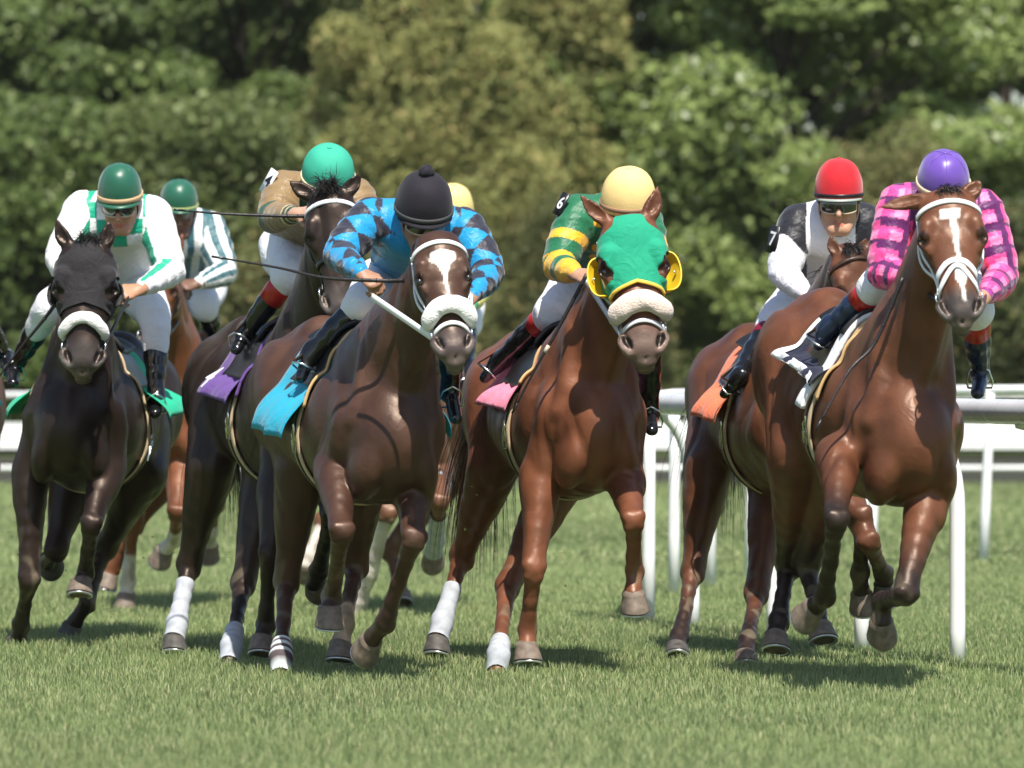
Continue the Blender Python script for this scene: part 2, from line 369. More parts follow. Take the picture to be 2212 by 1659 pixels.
# ---- trees
def leaf_mat(name, rough=.45): return mat(name, attr=True, rough=rough+.1, spec=.32, trans=.40)
m_bark = mat('bark', (.045, .036, .028), rough=.9, spec=.2, var=.3, vscale=6, bump=.02, bscale=14)
def tree(name, x, y, H, rx, ry, z0, label, c1, c2, c3, nclump, nleaf, ls, seed, style=0, group=None):
    r = np.random.default_rng(seed)
    root = thing(name, (x, y, 0), label, 'tree', group)
    base = A(x, y, 0); mb = MB()
    top = base+A(r.normal(0, .3), 0, H*.8)
    tp = [base+A(0, 0, -.1), base+A(.1, 0, H*.2), base+(top-base)*.5+A(r.normal(0, .15), 0, 0), top]
    mb.tube(tp, [.22+.01*H, .18, .12, .04], n=10)
    cl = []
    for i in range(nclump):
        th = r.uniform(0, 6.28); zz = r.uniform(-1, 1); rad = (1-abs(zz)**2.2)**.5*r.uniform(.55, 1.0)
        if style == 1: rad = (1-((zz+1)/2)**2*.7)*r.uniform(.35, 1.08)
        c = A(x+math.cos(th)*rx*rad, y+math.sin(th)*ry*rad, z0+(H-z0)*(zz+1)/2)
        cl.append((c, r.uniform(.5, 1.15)*(.9 if style == 0 else .7), r.normal(0, .5)))
        if i % 3 == 0:
            s0 = base+(top-base)*np.clip((c[2]-.8)/H, .1, .95); mid = (s0+c)/2+A(0, 0, .15); mb.tube([s0, mid, c], [.06, .035, .012], n=6)
    mb.build('trunk', m_bark, root)
    Cc = np.array([c for c, _, _ in cl]); Rr = np.array([q for _, q, _ in cl]); Tn = np.array([q for _, _, q in cl])
    k = r.integers(0, nclump, nleaf)
    dv = r.normal(size=(nleaf, 3)); dv[:, 2] += .35; dv /= np.linalg.norm(dv, axis=1)[:, None]
    rr = r.uniform(.72, 1.08, nleaf)[:, None]*Rr[k][:, None]
    sc = np.array([1.15, 1., .62]) if style == 0 else np.array([.9, .9, .95])
    pos = Cc[k]+dv*rr*sc; pos[:, 2] -= .12*(dv[:, 0]**2+dv[:, 1]**2)*Rr[k]
    pos = pos+noise(pos, 3.0, seed+1)[:, None]*.12
    pos = pos[pos[:, 2] > .1]; m = len(pos); k = k[:m]; dv = dv[:m]
    nn = dv*.45+r.normal(size=(m, 3))*.50+np.array([.05, -.42, .62]); nn /= np.linalg.norm(nn, axis=1)[:, None]
    t = np.cross(nn, r.normal(size=(m, 3))); t /= np.linalg.norm(t, axis=1)[:, None]; b = np.cross(nn, t)
    L = (ls*r.uniform(.6, 1.35, m))[:, None]; Wd = L*(.62 if style == 0 else .30)
    Vt = np.stack([pos-t*L*.5, pos+b*Wd*.5+nn*L*.06, pos+t*L*.5-nn*L*.10, pos-b*Wd*.5+nn*L*.06], 1)
    mix = np.clip(.5+.28*Tn[k]+r.normal(0, .22, m), 0, 1)[:, None]; c = np.array(c1)*(1-mix)+np.array(c2)*mix
    c = np.where((r.random(m) < .06)[:, None], np.array(c3), c)
    mesh_obj('crown', Vt.reshape(-1, 3), (np.arange(m)[:, None]*4+np.arange(4)), leaf_mat('leaf_'+('broad' if style == 0 else 'fine'), .42 if style == 0 else .6), root, col=np.repeat(c, 4, 0), smooth=False)
    return root
G1, G2, G3 = (.080, .120, .032), (.150, .210, .058), (.34, .40, .17)
O1, O2, O3 = (.225, .250, .090), (.36, .36, .125), (.54, .43, .19)
K1, K2, K3 = (.205, .27, .085), (.30, .38, .120), (.54, .60, .38)
if True:
    tree('maple_tree', -7.6, 72, 9.5, 3.4, 2.4, 1.0, 'dark green broadleaf tree with bright leaf tufts at the left edge of the frame', G1, G2, G3, 105, 52000, .17, 21)
    tree('maple_tree', -3.9, 75, 10, 3.0, 2.3, .9, 'deep green broadleaf tree between the left edge tree and the olive tree', G1, G2, G3, 105, 52000, .16, 22)
    tree('olive_toned_tree', -1.45, 70, 8.6, 2.0, 1.5, .4, 'tallest yellow olive tree, rising above the teal capped rider', O1, O2, O3, 130, 52000, .15, 23, 1)
    tree('mixed_green_tree', .75, 71.5, 7.6, 1.6, 1.3, .3, 'yellowish green tree just right of the olive tree, above the black capped rider', (.22, .24, .085), (.38, .38, .14), (.52, .42, .18), 100, 38000, .15, 31, 1)
    tree('olive_toned_shrub', -3.0, 67.5, 3.6, 1.5, 1.2, .2, 'low olive brown bush behind the riders in green caps', O1, (.12, .12, .045), O3, 50, 16000, .13, 24, 1)
    tree('broadleaf_tree', 1.7, 73, 9.2, 2.5, 2.0, .3, 'grey green broadleaf tree behind the pale yellow capped rider', K1, K2, K3, 105, 44000, .16, 25)
    tree('broadleaf_tree', 4.7, 71, 9.6, 2.7, 2.0, .3, 'grey green broadleaf tree behind the red capped rider', K1, K2, K3, 105, 44000, .165, 26)
    tree('broadleaf_tree', 8.3, 73, 9.4, 2.7, 2.0, .3, 'grey green broadleaf tree at the right edge of the frame', K1, K2, K3, 100, 42000, .165, 27)
    tree('olive_toned_shrub', 5.6, 67, 4.4, 1.4, 1.1, .1, 'brownish yellow bush between the red and the purple capped riders', O1, (.14, .13, .05), O3, 46, 15000, .13, 28, 1)
    tree('olive_toned_shrub', .9, 66.5, 3.4, 1.5, 1.2, .1, 'olive bush low behind the yellow capped rider', (.06, .08, .025), (.13, .14, .05), O3, 46, 15000, .13, 29, 1)
    tree('broadleaf_shrub', 8.0, 67, 3.4, 1.8, 1.2, .1, 'olive green bush low at the right edge behind the rails', (.05, .075, .025), (.12, .135, .05), O3, 46, 15000, .14, 30)
    tree('broadleaf_shrub', -7.4, 68.5, 4.8, 2.1, 1.2, .1, 'rounded green bush low at the left edge behind the rail', G1, G2, G3, 60, 26000, .15, 61)
    tree('broadleaf_shrub', -4.9, 69, 5.2, 1.8, 1.2, .1, 'rounded green bush low behind the two riders in dark green caps', G1, (.16, .19, .065), G3, 60, 26000, .15, 62)
    for i in range(16):
        tree('woodland_tree', -26.5+i*3.5, 82+(i % 3)*2, 12.5, 2.8, 1.6, .1, 'tall tree in the dim back row, showing only through gaps between the nearer crowns',
             (.12, .155, .06), (.18, .225, .085), (.27, .31, .14), 100, 20000, .45, 40+i, group='shaded trees in the back row')
# ================================================================== HORSES
m_hide = mat('horse_hide', attr=True, rough=.42, rv=.20, spec=.42, tint=(1, .80, .68), var=.26, vscale=7, bump=.0006, bscale=80, wave=8)
m_hair = mat('horse_hair', attr=True, rough=.45, spec=.5)
m_hoof = mat('hoof_horn', (.17, .13, .10), rough=.6, spec=.4, var=.35, vscale=30, bump=.0008, bscale=90)
m_hoofd = mat('hoof_dark', (.075, .068, .06), rough=.55, spec=.4, var=.35, vscale=30, bump=.0008, bscale=90)
m_shoe = mat('horseshoe_metal', (.6, .6, .6), rough=.3, metal=.8)
m_eye = mat('horse_eye', (.008, .005, .004), rough=.06, spec=.9, coat=.6)
m_wstrap = mat('white_strap', (.80, .80, .82), rough=.4, spec=.5, bump=.0005, bscale=200)
m_bstrap = mat('brown_leather', (.055, .025, .015), rough=.4, spec=.5, var=.2, vscale=40)
m_kstrap = mat('black_leather', (.012, .012, .013), rough=.35, spec=.5)
m_steel = mat('bit_steel', (.7, .7, .7), rough=.22, metal=1)
m_fleece = mat('white_fleece', (.80, .78, .76), rough=.95, spec=.1, sheen=.6, bump=.006, bscale=120)
m_fleecet = mat('cream_fleece', (.70, .58, .50), rough=.95, spec=.1, sheen=.6, bump=.006, bscale=120)
m_tan = mat('tan_foam', (.62, .40, .19), rough=.75, spec=.2, bump=.0008, bscale=150)
m_tand = mat('beige_pad', (.55, .42, .27), rough=.75, spec=.2, bump=.0008, bscale=150)
m_band = mat('white_bandage', (.70, .70, .72), rough=.85, spec=.2, bump=.002, bscale=60)
m_boot = mat('boot_leather', (.006, .006, .007), rough=.16, spec=.65, bump=.002, bscale=22)
def cloth(name, c, rough=.75): return mat(name, c, rough=rough, spec=.25, bump=.0012, bscale=220, wave=14, sheen=.15)

def hair(name, roots, dirs, length, w, mtl, parent, col, seed=0, droop=.4, nseg=5, curl=.05):
    """strands as thin tapered three-sided hairs"""
    r = np.random.default_rng(seed); mb = MB(); V = []; F = []
    N = len(roots)
    for i in range(N):
        p = np.array(roots[i], float); d = nrm(np.array(dirs[i])+r.normal(0, .14, 3)); L = length*r.uniform(.5, 1.1)/nseg; pts = [p.copy()]
        for j in range(nseg):
            d = nrm(d+A(0, 0, -droop/nseg*1.6)+r.normal(0, curl, 3)); p = p+d*L; pts.append(p.copy())
        b = nrm(np.cross(d, r.normal(size=3))); c = np.cross(nrm(pts[-1]-pts[0]), b)
        n0 = len(V)
        for j, q in enumerate(pts):
            ww = w*(1-(j/nseg)**1.5)+.0004
            V += [q+b*ww, q-b*ww*.5+c*ww*.6, q-b*ww*.5-c*ww*.6]
        for j in range(nseg):
            for k in range(3): F.append((n0+j*3+k, n0+j*3+(k+1) % 3, n0+j*3+3+(k+1) % 3, n0+j*3+3+k))
    V = np.array(V); c = np.tile(np.array(col), (len(V), 1))*np.repeat(r.uniform(.6, 1.5, N), (nseg+1)*3)[:, None]
    f = mesh_obj if (parent is not None and parent.type == 'EMPTY') else sub
    return f(name, V, np.array(F), mtl, parent, col=c)

def march(B, O, Dn, sel, tmax=.6):
    O = np.asarray(O, float); Dn = np.asarray(Dn, float); t = np.zeros(len(O))
    for _ in range(45):
        d = B.field(O+Dn*t[:, None], sel); t = np.minimum(t+np.maximum(d, -.01)*.8, tmax)
    X = O+Dn*t[:, None]; e = 2e-3; g = np.stack([B.field(X+e*np.eye(3)[i], sel)-B.field(X-e*np.eye(3)[i], sel) for i in range(3)], 1)
    return X, g/(np.linalg.norm(g, axis=1)[:, None]+1e-9)

class Horse: pass
def horse(sp):
    """sp: chest, rump section centres; poll, nose; four legs as joint lists; coat; tack"""
    H = Horse(); H.sp = sp; B = Body(); H.B = B
    C = np.array(sp['chest'], float); Rm = np.array(sp['rump'], float)
    ax = nrm(C-Rm); side = nrm(np.cross(ax, A(0, 0, 1)))          # side = the horse's right
    up = np.cross(side, ax); L = np.linalg.norm(C-Rm); ux = L/1.10
    H.ax, H.side, H.up, H.C, H.Rm = ax, side, up, C, Rm
    H.bp = lambda x, s=0., z=0.: Rm+ax*((x-.25)*ux)+side*s+up*z
    ws = sp.get('wide', 1.)
    secs = [(-.06, .00, .09, .13), (.08, -.02, .19, .22), (.25, -.04, .26*ws, .28), (.5, -.06, .265*ws, .26), (.78, -.09, .285*ws, .265), (1.02, -.10, .285*ws, .29),
            (1.2, -.07, .26*ws, .32), (1.35, -.04, .235*ws, .33), (1.5, -.07, .205*ws, .29), (1.58, -.09, .16*ws, .22)]
    B.chain([H.bp(x, 0, dz) for x, dz, _, _ in secs], [(a, b) for _, _, a, b in secs], side=side, k=.02, g='torso', sub=2)
    top = [(.0, .08, .10, .12), (.22, .11, .17, .18), (.5, .10, .145, .17), (.8, .09, .14, .18), (1.05, .13, .12, .19), (1.3, .16, .10, .19), (1.42, .10, .11, .18)]
    B.chain([H.bp(x, 0, dz) for x, dz, _, _ in top], [(a, b) for _, _, a, b in top], side=side, k=.09, g='torso', sub=2)
    for s in (-1, 1):
        B.ell(H.bp(1.585, s*.100*ws, -.15), (.086*ws, .148, .185), (nrm(side*1.+up*s*.25), ax, nrm(up-side*s*.25)), k=.012, g='torso')           # pectorals
        B.ell(H.bp(1.49, s*.175*ws, -.02), (.075, .09, .13), (nrm(side+ax*s*.3), nrm(ax-side*s*.3), up), k=.035, g='torso')     # point of shoulder
        B.seg(H.bp(1.22, s*.13*ws, .25), H.bp(1.47, s*.175*ws, -.02), .05, .06, .10, .09, side=side, k=.05, g='torso')           # scapula
        B.ell(H.bp(1.22, s*.20*ws, -.02), (.075, .15, .2), (side, ax, up), k=.05, g='torso')                # triceps
        B.ell(H.bp(.22, s*.16*ws, -.02), (.15, .25, .27), (side, ax, up), k=.06, g='torso')              # quarters
    B.seg(H.bp(.0, 0, .20), H.bp(.3, 0, .28), .08, .10, .06, .08, side=side, k=.08, g='torso')
    B.seg(H.bp(.98, 0, .24), H.bp(1.28, 0, .30), .06, .05, .06, .09, side=side, k=.08, g='torso')    # withers
    # ---- head frame
    h0 = np.array(sp['poll'], float); h1 = np.array(sp['nose'], float); ha = nrm(h1-h0); hl = np.linalg.norm(h1-h0)
    hn = np.array(sp.get('face', (0, -1, 0)), float); hn = nrm(hn-ha*(hn@ha)); hs = nrm(np.cross(ha, hn))   # hs: picture side
    if hs[0] < 0: hs = -hs
    q = hl/.60; hw = sp.get('headw', 1.0)*q*1.15; H.hl = hl; H.q = q
    H.hp = lambda a, s=0., n=0.: h0+ha*(a*q)+hs*(s*hw)+hn*(n*q)
    M = (hs, ha, hn)
    B.ell(H.hp(.06, 0, -.045), (.100*hw, .11*q, .09*q), M, k=.03, g='head')
    B.ell(H.hp(.155, 0, -.03), (.112*hw, .13*q, .060*q), M, k=.04, g='head')
    B.chain([H.hp(.16, 0, -.05), H.hp(.30, 0, -.035), H.hp(.42, 0, -.04), H.hp(.53, 0, -.05)],
            [(.092*hw, .065*q), (.070*hw, .05*q), (.054*hw, .043*q), (.056*hw, .045*q)], side=hs, k=.03, g='head', sub=2)
    for s in (-1, 1):
        B.ell(H.hp(.20, s*.055, -.14), (.045*hw, .12*q, .105*q), M, k=.04, g='head')     # jowl
        B.seg(H.hp(.145, s*.080, .012), H.hp(.195, s*.090, .008), .024*hw, .018*hw, side=hs, k=.03, g='head')      # brow ridge
        B.seg(H.hp(.245, s*.088, -.012), H.hp(.262, s*.082, -.018), .014*hw, .012*hw, side=hs, k=.02, g='head')
        B.ell(H.hp(.205, s*.096, -.022), (.024*hw, .036*q, .026*q), M, k=.02, g='head')
        B.seg(H.hp(.200, s*.108, .006), H.hp(.230, s*.104, .004), .012*hw, .010*hw, .010*q, .010*q, side=hn, k=.010, g='head', op=-1)
        B.seg(H.hp(.178, s*.100, .008), H.hp(.205, s*.112, -.002), .0085*q, .0075*q, k=.008, g='head'); B.seg(H.hp(.243, s*.100, -.004), H.hp(.225, s*.112, -.008), .006*q, .006*q, k=.008, g='head')
        B.seg(H.hp(.235, s*.088, -.045), H.hp(.36, s*.062, -.055), .014*q, .010*q, side=hs, k=.02, g='head')     # facial crest
        B.ell(H.hp(.530, s*.044, -.045), (.030*hw, .050*q, .034*q), M, k=.02, g='head')     # nostril flare
        ta = nrm(ha*.85+hs*(-s)*.52)
        B.seg(H.hp(.503, s*.064, -.018), H.hp(.556, s*.042, -.014), .0165*hw, .0085*hw, .020*q, .016*q, side=np.cross(ta, hn), k=.008, g='head', op=-1)
        B.chain([H.hp(.490, s*.070, -.034), H.hp(.525, s*.073, -.034), H.hp(.570, s*.052, -.036)], [.010*q, .013*q, .010*q], side=hs, k=.014, g='head', sub=2)
        # ears
        tip = H.hp(*sp.get('ears', {}).get(s, (-.17, s*.11, .01))); b0 = H.hp(.00, s*.055, -.02)
        md = b0+(tip-b0)*.45+hs*s*.012*q; inn = nrm(hn*.8+hs*s*.25)
        ed = nrm(tip-b0); es = nrm(np.cross(ed, inn))
        B.chain([b0, md, tip], [(.030*q, .022*q), (.034*q, .020*q), (.004*q, .004*q)], side=es, k=.014, g='ear', sub=3)
        B.chain([b0+(tip-b0)*.22+inn*.024*q, md+inn*.021*q, b0+(tip-b0)*.82+inn*.012*q], [(.014*q, .012*q), (.022*q, .014*q), (.006*q, .006*q)], side=es, k=.006, g='ear', op=-1, sub=2)
    B.seg(H.hp(.22, 0, -.13), H.hp(.50, 0, -.095), .060*hw, .038*hw, .085*q, .036*q, side=hs, k=.04, g='head')   # jaw
    B.ell(H.hp(.550, 0, -.065), (.052*hw, .055*q, .045*q), M, k=.03, g='head')            # muzzle
    B.ell(H.hp(.598, 0, -.070), (.036*hw, .028*q, .028*q), M, k=.02, g='head'); B.seg(H.hp(.56, 0, -.028), H.hp(.60, 0, -.045), .006*q, .004*q, side=hs, k=.012, g='head', op=-1)            # upper lip
    B.ell(H.hp(.605, 0, -.105), (.033*hw, .032*q, .024*q), M, k=.010, g='head')            # lower lip
    # ---- neck
    np_ = H.hp(.06, 0, -.11); b1 = H.bp(1.32, 0, .17); md = (np_+b1)/2+A(*sp.get('neckbow', (0, 0, 0)))
    nd = nrm(np_-b1); nk = sp.get('neckw', 1.)
    B.chain([b1-nd*.12, b1+nd*.12, md, np_-nd*.08, np_+nd*.03], [(.17*nk, .27), (.155*nk, .245), (.105*nk, .18), (.080*nk, .135), (.068*nk, .105)], side=side, k=.05, g='neck', sub=3)
    for s in (-1, 1):    # muscle from the jaw to the breast
        B.seg(H.hp(.17, s*.05, -.17), H.bp(1.50, s*.07, .02), .035, .055, .035, .06, side=side, k=.04, g='neck')
    for s in (-1, 1):
        B.seg(np_*.35+b1*.65+side*s*.10*nk, H.bp(1.56, s*.150*ws, .02), .055, .060, .05, .06, side=side, k=.025, g='neck')
    B.seg(H.hp(.20, 0, -.24), H.bp(1.60, 0, .10), .034, .045, side=side, k=.03, g='neck')
    # ---- legs
    H.legs = {}
    side_of = {}
    for key, J in sp['legs'].items():
        J = [np.array(j, float) for j in J]; s = 1 if key[0] == 'r' else -1     # l/r: the picture's left and right
        sg = s if side[0] > 0 else -s
        r_ = sp.get('legw', 1.)
        if key[1] == 'f':          # elbow, knee, fetlock, hoof
            E, K, Fk, Ho = J[:4]; sh = H.bp(1.45, sg*.155*ws, -.08)
            B.seg(sh, E, .105, .088, .12, .11, side=side, k=.022, g=key, t=(0, .15))
            m1 = E+(K-E)*.45; m2 = E+(K-E)*.82
            B.chain([E, m1, m2, K], [(.088*r_, .105*r_), (.066*r_, .078*r_), (.047*r_, .048*r_), (.045*r_, .042*r_)], side=side, k=.02, g=key, sub=3, t=(.15, .5))
            B.ell(E+(K-E)*.15+side*sg*.02, (.065*r_, .075*r_, .14), (side, np.cross(side, nrm(K-E)), nrm(K-E)), k=.04, g=key, t=(.2, .2))
            bk = A(0, 1, 0)
            kd = nrm(nrm(Fk-K)+nrm(K-E)*.6); kf = nrm(np.cross(side, kd)); kf = kf if kf[1] < 0 else -kf; kl = nrm(np.cross(kd, kf))
            B.seg(K-kl*.027-kd*.020+kf*.006, K+kl*.027-kd*.020+kf*.006, .030*r_, .030*r_, .034, .034, side=kf, k=.012, g=key, t=(.5, .5)); B.seg(K-kl*.023+kd*.026+kf*.008, K+kl*.023+kd*.026+kf*.008, .027*r_, .027*r_, .022, .022, side=kf, k=.008, g=key, t=(.52, .52)); B.ell(K+nrm(E-K)*.055, (.042, .036, .045), (kl, np.cross(kl, nrm(E-K)), nrm(E-K)), k=.03, g=key, t=(.45, .45))
            B.seg(K-kd*.03-kf*.03, K+kd*.02-kf*.042, .018, .016, side=kl, k=.02, g=key, t=(.5, .5))
            for z_ in (-1, 1): B.seg(E+(K-E)*.18+kl*z_*.046*r_+kf*.042, E+(K-E)*.80+kl*z_*.022*r_+kf*.026, .036*r_, .014*r_, side=kl, k=.012, g=key, t=(.2, .42))
            B.chain([K, K+(Fk-K)*.3, K+(Fk-K)*.75, Fk], [(.045*r_, .045*r_), (.033*r_, .036*r_), (.032*r_, .036*r_), (.042*r_, .042*r_)], side=side, k=.015, g=key, sub=2, t=(.5, .8))
            cd = nrm(Fk-K); cf = nrm(np.cross(side, cd)); cf = cf if cf[1] < 0 else -cf
            for z_ in (-1, 1): B.seg(K+(Fk-K)*.12+side*z_*.020, K+(Fk-K)*.9+side*z_*.022, .012, .011, side=side, k=.012, g=key, t=(.55, .78))
            for z_ in (-1, 1): B.ell(Fk+side*z_*.026*r_-cf*.012, (.019, .022, .024), (side, cf, cd), k=.008, g=key, t=(.8, .8))
        else:                      # stifle, hock, fetlock, hoof
            E, K, Fk, Ho = J[:4]; hp_ = H.bp(.30, sg*.13*ws, -.02)
            B.seg(hp_, E, .15, .11, .24, .155, side=side, k=.06, g=key, t=(0, .15))
            B.chain([E, E+(K-E)*.4, E+(K-E)*.8, K], [(.110*r_, .14*r_), (.084*r_, .100*r_), (.052*r_, .056*r_), (.053*r_, .058*r_)], side=side, k=.03, g=key, sub=3, t=(.15, .5))
            B.seg(hp_+side*sg*.06+up*.10, E+side*sg*.03, .10, .06, .10, .08, side=side, k=.06, g=key, t=(0, .12)); B.seg(E+side*sg*.055, E+(K-E)*.7+side*sg*.02, .05, .022, side=side, k=.03, g=key, t=(.2, .4))
            B.ell(K, (.057*r_, .058*r_, .060), (side, np.cross(side, nrm(Fk-K)), nrm(Fk-K)), k=.015, g=key, t=(.5, .5))
            hb = nrm(Fk-K); bk = nrm(ax*-1-hb*(-ax@hb)); B.seg(E+(K-E)*.72+bk*.055, K+bk*.05-hb*.02, .014, .022, side=side, k=.02, g=key, t=(.45, .5))
            B.chain([K, K+(Fk-K)*.3, K+(Fk-K)*.75, Fk], [(.045*r_, .05*r_), (.034*r_, .038*r_), (.033*r_, .038*r_), (.043*r_, .044*r_)], side=side, k=.015, g=key, sub=2, t=(.5, .8))
        pd = nrm(Ho-Fk)
        B.ell(Fk, (.043*r_, .044*r_, .04), (side, np.cross(side, pd), pd), k=.015, g=key, t=(.8, .8))
        B.chain([Fk, Fk+(Ho-Fk)*.5, Ho], [(.040*r_, .042*r_), (.034*r_, .036*r_), (.047*r_, .047*r_)], side=side, k=.012, g=key, sub=2, t=(.8, 1))
        H.legs[key] = (E, K, Fk, Ho)
    # ---- build the body
    def mus(V):
        d = .0045*noise(V, 14, 21)-.0085*np.maximum(0, .22-np.abs(noise(V*np.array([1, 1, .55]), 13, 22)))/.22*1.0
        lo_ = smooth01((.95-V[:, 2])/.3)
        return d*smooth01((V[:, 2]-.55)/.4)+lo_*(.0030*noise(V, 48, 41)+.0020*noise(V*np.array([1, 1, .3]), 90, 42))
    V, Q = B.mesh(sp.get('vox', .0085), smooth=2, wr=mus)
    G, names, T, An = B.tags(V.astype(np.float32))
    base = np.array(sp['coat'], float); pts_ = np.array(sp.get('points', base*.25), float)
    col = np.tile(base, (len(V), 1)); nz = noise(V, 7, 3)
    col *= (1+.10*nz)[:, None]
    loc = lambda X: ((X-h0)@ha/q, (X-h0)@hs/hw, (X-h0)@hn/q)
    a, s_, n_ = loc(V)
    def mixc(m, c):
        nonlocal col
        m = np.clip(m, 0, 1)[:, None]; col = col*(1-m)+np.array(c)*m
    for key in sp['legs']:
        i = G == names.index(key) if key in names else np.zeros(len(V), bool)
        st = sp.get('legdark', .42); mixc(i*smooth01((T-st)/.18+nz*.15), pts_)
        if key in sp.get('socks', {}):
            t0 = sp['socks'][key]; mixc(i*smooth01((T-t0+nz*.03)/.02), np.array(sp.get('sockcol', (.50, .45, .40)))*(1+.18*noise(V, 40, 6))[:, None])
    dz_ = smooth01((.75-V[:, 2])/.5); mixc(dz_*smooth01((noise(V, 55, 31)-.35)/.3)*.55, (.16, .13, .085)); col *= (1+.16*noise(V*np.array([1, 1, .35]), 60, 33))[:, None]
    hd = np.isin(G, [names.index(x) for x in ('head', 'ear') if x in names])
    mz = sp.get('muzzle', (.05, .042, .04))
    mixc(hd*smooth01((a-.42)/.09+nz*.1), mz)
    mixc(hd*smooth01((a-.50)/.05)*smooth01((np.abs(s_)-.03)/.03+nz*.25)*.6, np.array(mz)*2.4+.05)   # pale skin beside the nostrils
    mixc(hd*smooth01((a-.575)/.03+nz*.3)*.35, (.26, .20, .16))
    nu = (a-.527)*.92-(np.abs(s_)-.054)*.38; nv = (a-.527)*.38+(np.abs(s_)-.054)*.92; ns = np.hypot(nu/.036, nv/(.0165-.12*nu)); mixc(hd*smooth01((1.1-ns)/.25)*(n_ > -.075), (.006, .005, .005))
    mixc(hd*(a > .50)*smooth01((.004-np.abs(n_+.098+.0*a))/.003)*(np.abs(s_) < .06), (.015, .01, .01))
    mixc(hd*smooth01((1.15-np.hypot((a-.213)/.036, (np.abs(s_)-.100)/.024))/.3)*.85, base*.12)
    mixc((G == names.index('ear'))*.25, base*.2)
    if 'blaze' in sp:
        mixc(hd*sp['blaze'](a, s_+.003*noise(V, 120, 5), n_), (.80, .76, .72))
    root = thing('racehorse', (C[0], C[1], 0), sp['label'], 'horse', 'racehorses galloping towards the camera'); H.root = root
    H.body = mesh_obj('body', V, Q, m_hide, root, col=col)
    # eyes
    for s in (-1, 1):
        mb = MB(); c = H.hp(.212, s*.0955, -.014); lath(mb, c, nrm(hs*s+hn*.5), hn, .019*q, .018*q); mb.build('eye', m_eye, root)
    # hooves
    for key, (E, K, Fk, Ho) in H.legs.items():
        tilt = sp.get('toe', {}).get(key); pd = nrm(Ho-Fk)
        dn = nrm(np.array(tilt)) if tilt is not None else nrm(pd*.6+A(0, 0, -1)*.4)
        fw = nrm(ax-dn*(ax@dn)); lt = np.cross(dn, fw); mb = MB(); V_, F_ = [], []
        dark = key in sp.get('darkhoof', ''); hs_ = sp.get('hoofs', 1.05)
        prof = [(-.014, .040, .040), (.0, .0505, .050), (.007, .0515, .052), (.012, .0495, .052), (.040, .0565, .064), (.070, .063, .076), (.075, .062, .075), (.075, .050, .062), (.068, .001, .001)]
        nn = 18
        for z, rx, ry in prof:
            for j in range(nn):
                t = 2*math.pi*j/nn; y = math.sin(t)
                V_.append(Ho+dn*(z-.01)*hs_+lt*math.cos(t)*rx*hs_+fw*((y*ry if y > 0 else y*ry*.72)+z*.28)*hs_)
        for i in range(len(prof)-1):
            for j in range(nn): F_.append((i*nn+j, i*nn+(j+1) % nn, (i+1)*nn+(j+1) % nn, (i+1)*nn+j))
        mb.add(V_, F_); ho = mb.build('hoof', m_hoofd if dark else m_hoof, root)
        mb = MB(); ring = []
        for j in range(15):
            t = math.pi*(-.28+1.56*j/14); y = math.sin(t)
            ring.append(Ho+dn*.072*hs_+lt*math.cos(t)*.054*hs_+fw*((y*.066 if y > 0 else y*.05)+.02)*hs_)
        mb.tube(ring, .0085, n=6, up=dn, flat=.7); mb.build('horseshoe', m_shoe, ho)
    # mane, forelock, tail
    r = np.random.default_rng(5); mc = sp.get('mane', (.012, .009, .008))
    if sp.get('forelock', True):
        fr = [H.hp(-.02+r.uniform(-.02, .02), r.uniform(-.035, .035), .02) for _ in range(int(sp.get('fl_n', 90)*1.6))]
        hair('forelock', fr, [sp.get('fdir', hn*.6-ha*.1+hs*.25)+hs*r.normal(0, .28)+ha*r.normal(0, .15) for _ in fr], sp.get('fl_len', .085), .0024, m_hair, root, mc, 1, droop=1.3, curl=.12)
    ts = r.uniform(0, 1, 260); crest = [np_-nd*.0+(b1-np_)*t for t in ts]
    cu = nrm(np.cross(side, nd)); cu = cu if cu[2] > 0 else -cu
    mo = [c+cu*(.09+.13*t)+side*r.normal(0, .012) for c, t in zip(crest, ts)]
    ms_ = sp.get('maneside', 1)*hs
    hair('mane', mo, [cu*.7+ms_*.5-nd*.4 for _ in mo], .16, .003, m_hair, root, mc, 2, droop=.9)
    tr = [H.bp(-.10, r.normal(0, .02), .12) for _ in range(520)]
    cd_ = r.normal(0, .13, (14, 3)); ci_ = r.integers(0, 14, len(tr)); tr = [H.bp(-.10, (c-7)*.004, .12) for c in ci_]
    hair('tail', tr, [-ax*.8+A(0, 0, -.2)+np.array(sp.get('taildir', (0, 0, 0)))+cd_[c]+r.normal(0, .03, 3) for c in ci_], sp.get('taillen', .75), .0027, m_hair, root, mc, 4, droop=sp.get('taildroop', 2.2), nseg=8, curl=.035)
    # leg bandages
    for key, (f0, f1, striped) in sp.get('bandage', {}).items():
        E, K, Fk, Ho = H.legs[key]; a0 = K+(Fk-K)*f0; a1 = Fk+(Ho-Fk)*f1
        O, Dn, nr_ = [], [], 0; zs = np.linspace(0, 1, 14); nn = 20
        for f in zs:
            c = K+(Fk-K)*(f0+(1+0-f0)*f/.75) if f < .75 else Fk+(Ho-Fk)*(f-.75)/.25*f1
            dz = nrm(Fk-K); l1 = nrm(side-dz*(side@dz)); l2 = np.cross(dz, l1)
            for j in range(nn):
                t = 2*math.pi*j/nn; dv = l1*math.cos(t)+l2*math.sin(t); O.append(c+dv*.12); Dn.append(-dv)
        X, Nn = march(B, O, Dn, key, .119); wv = .0085+.0016*np.sin(np.arange(len(X))//nn*2.4)
        X = X-np.array(Dn)*wv[:, None]; Fq = np.array([(i*nn+j, i*nn+(j+1) % nn, (i+1)*nn+(j+1) % nn, (i+1)*nn+j) for i in range(13) for j in range(nn)])
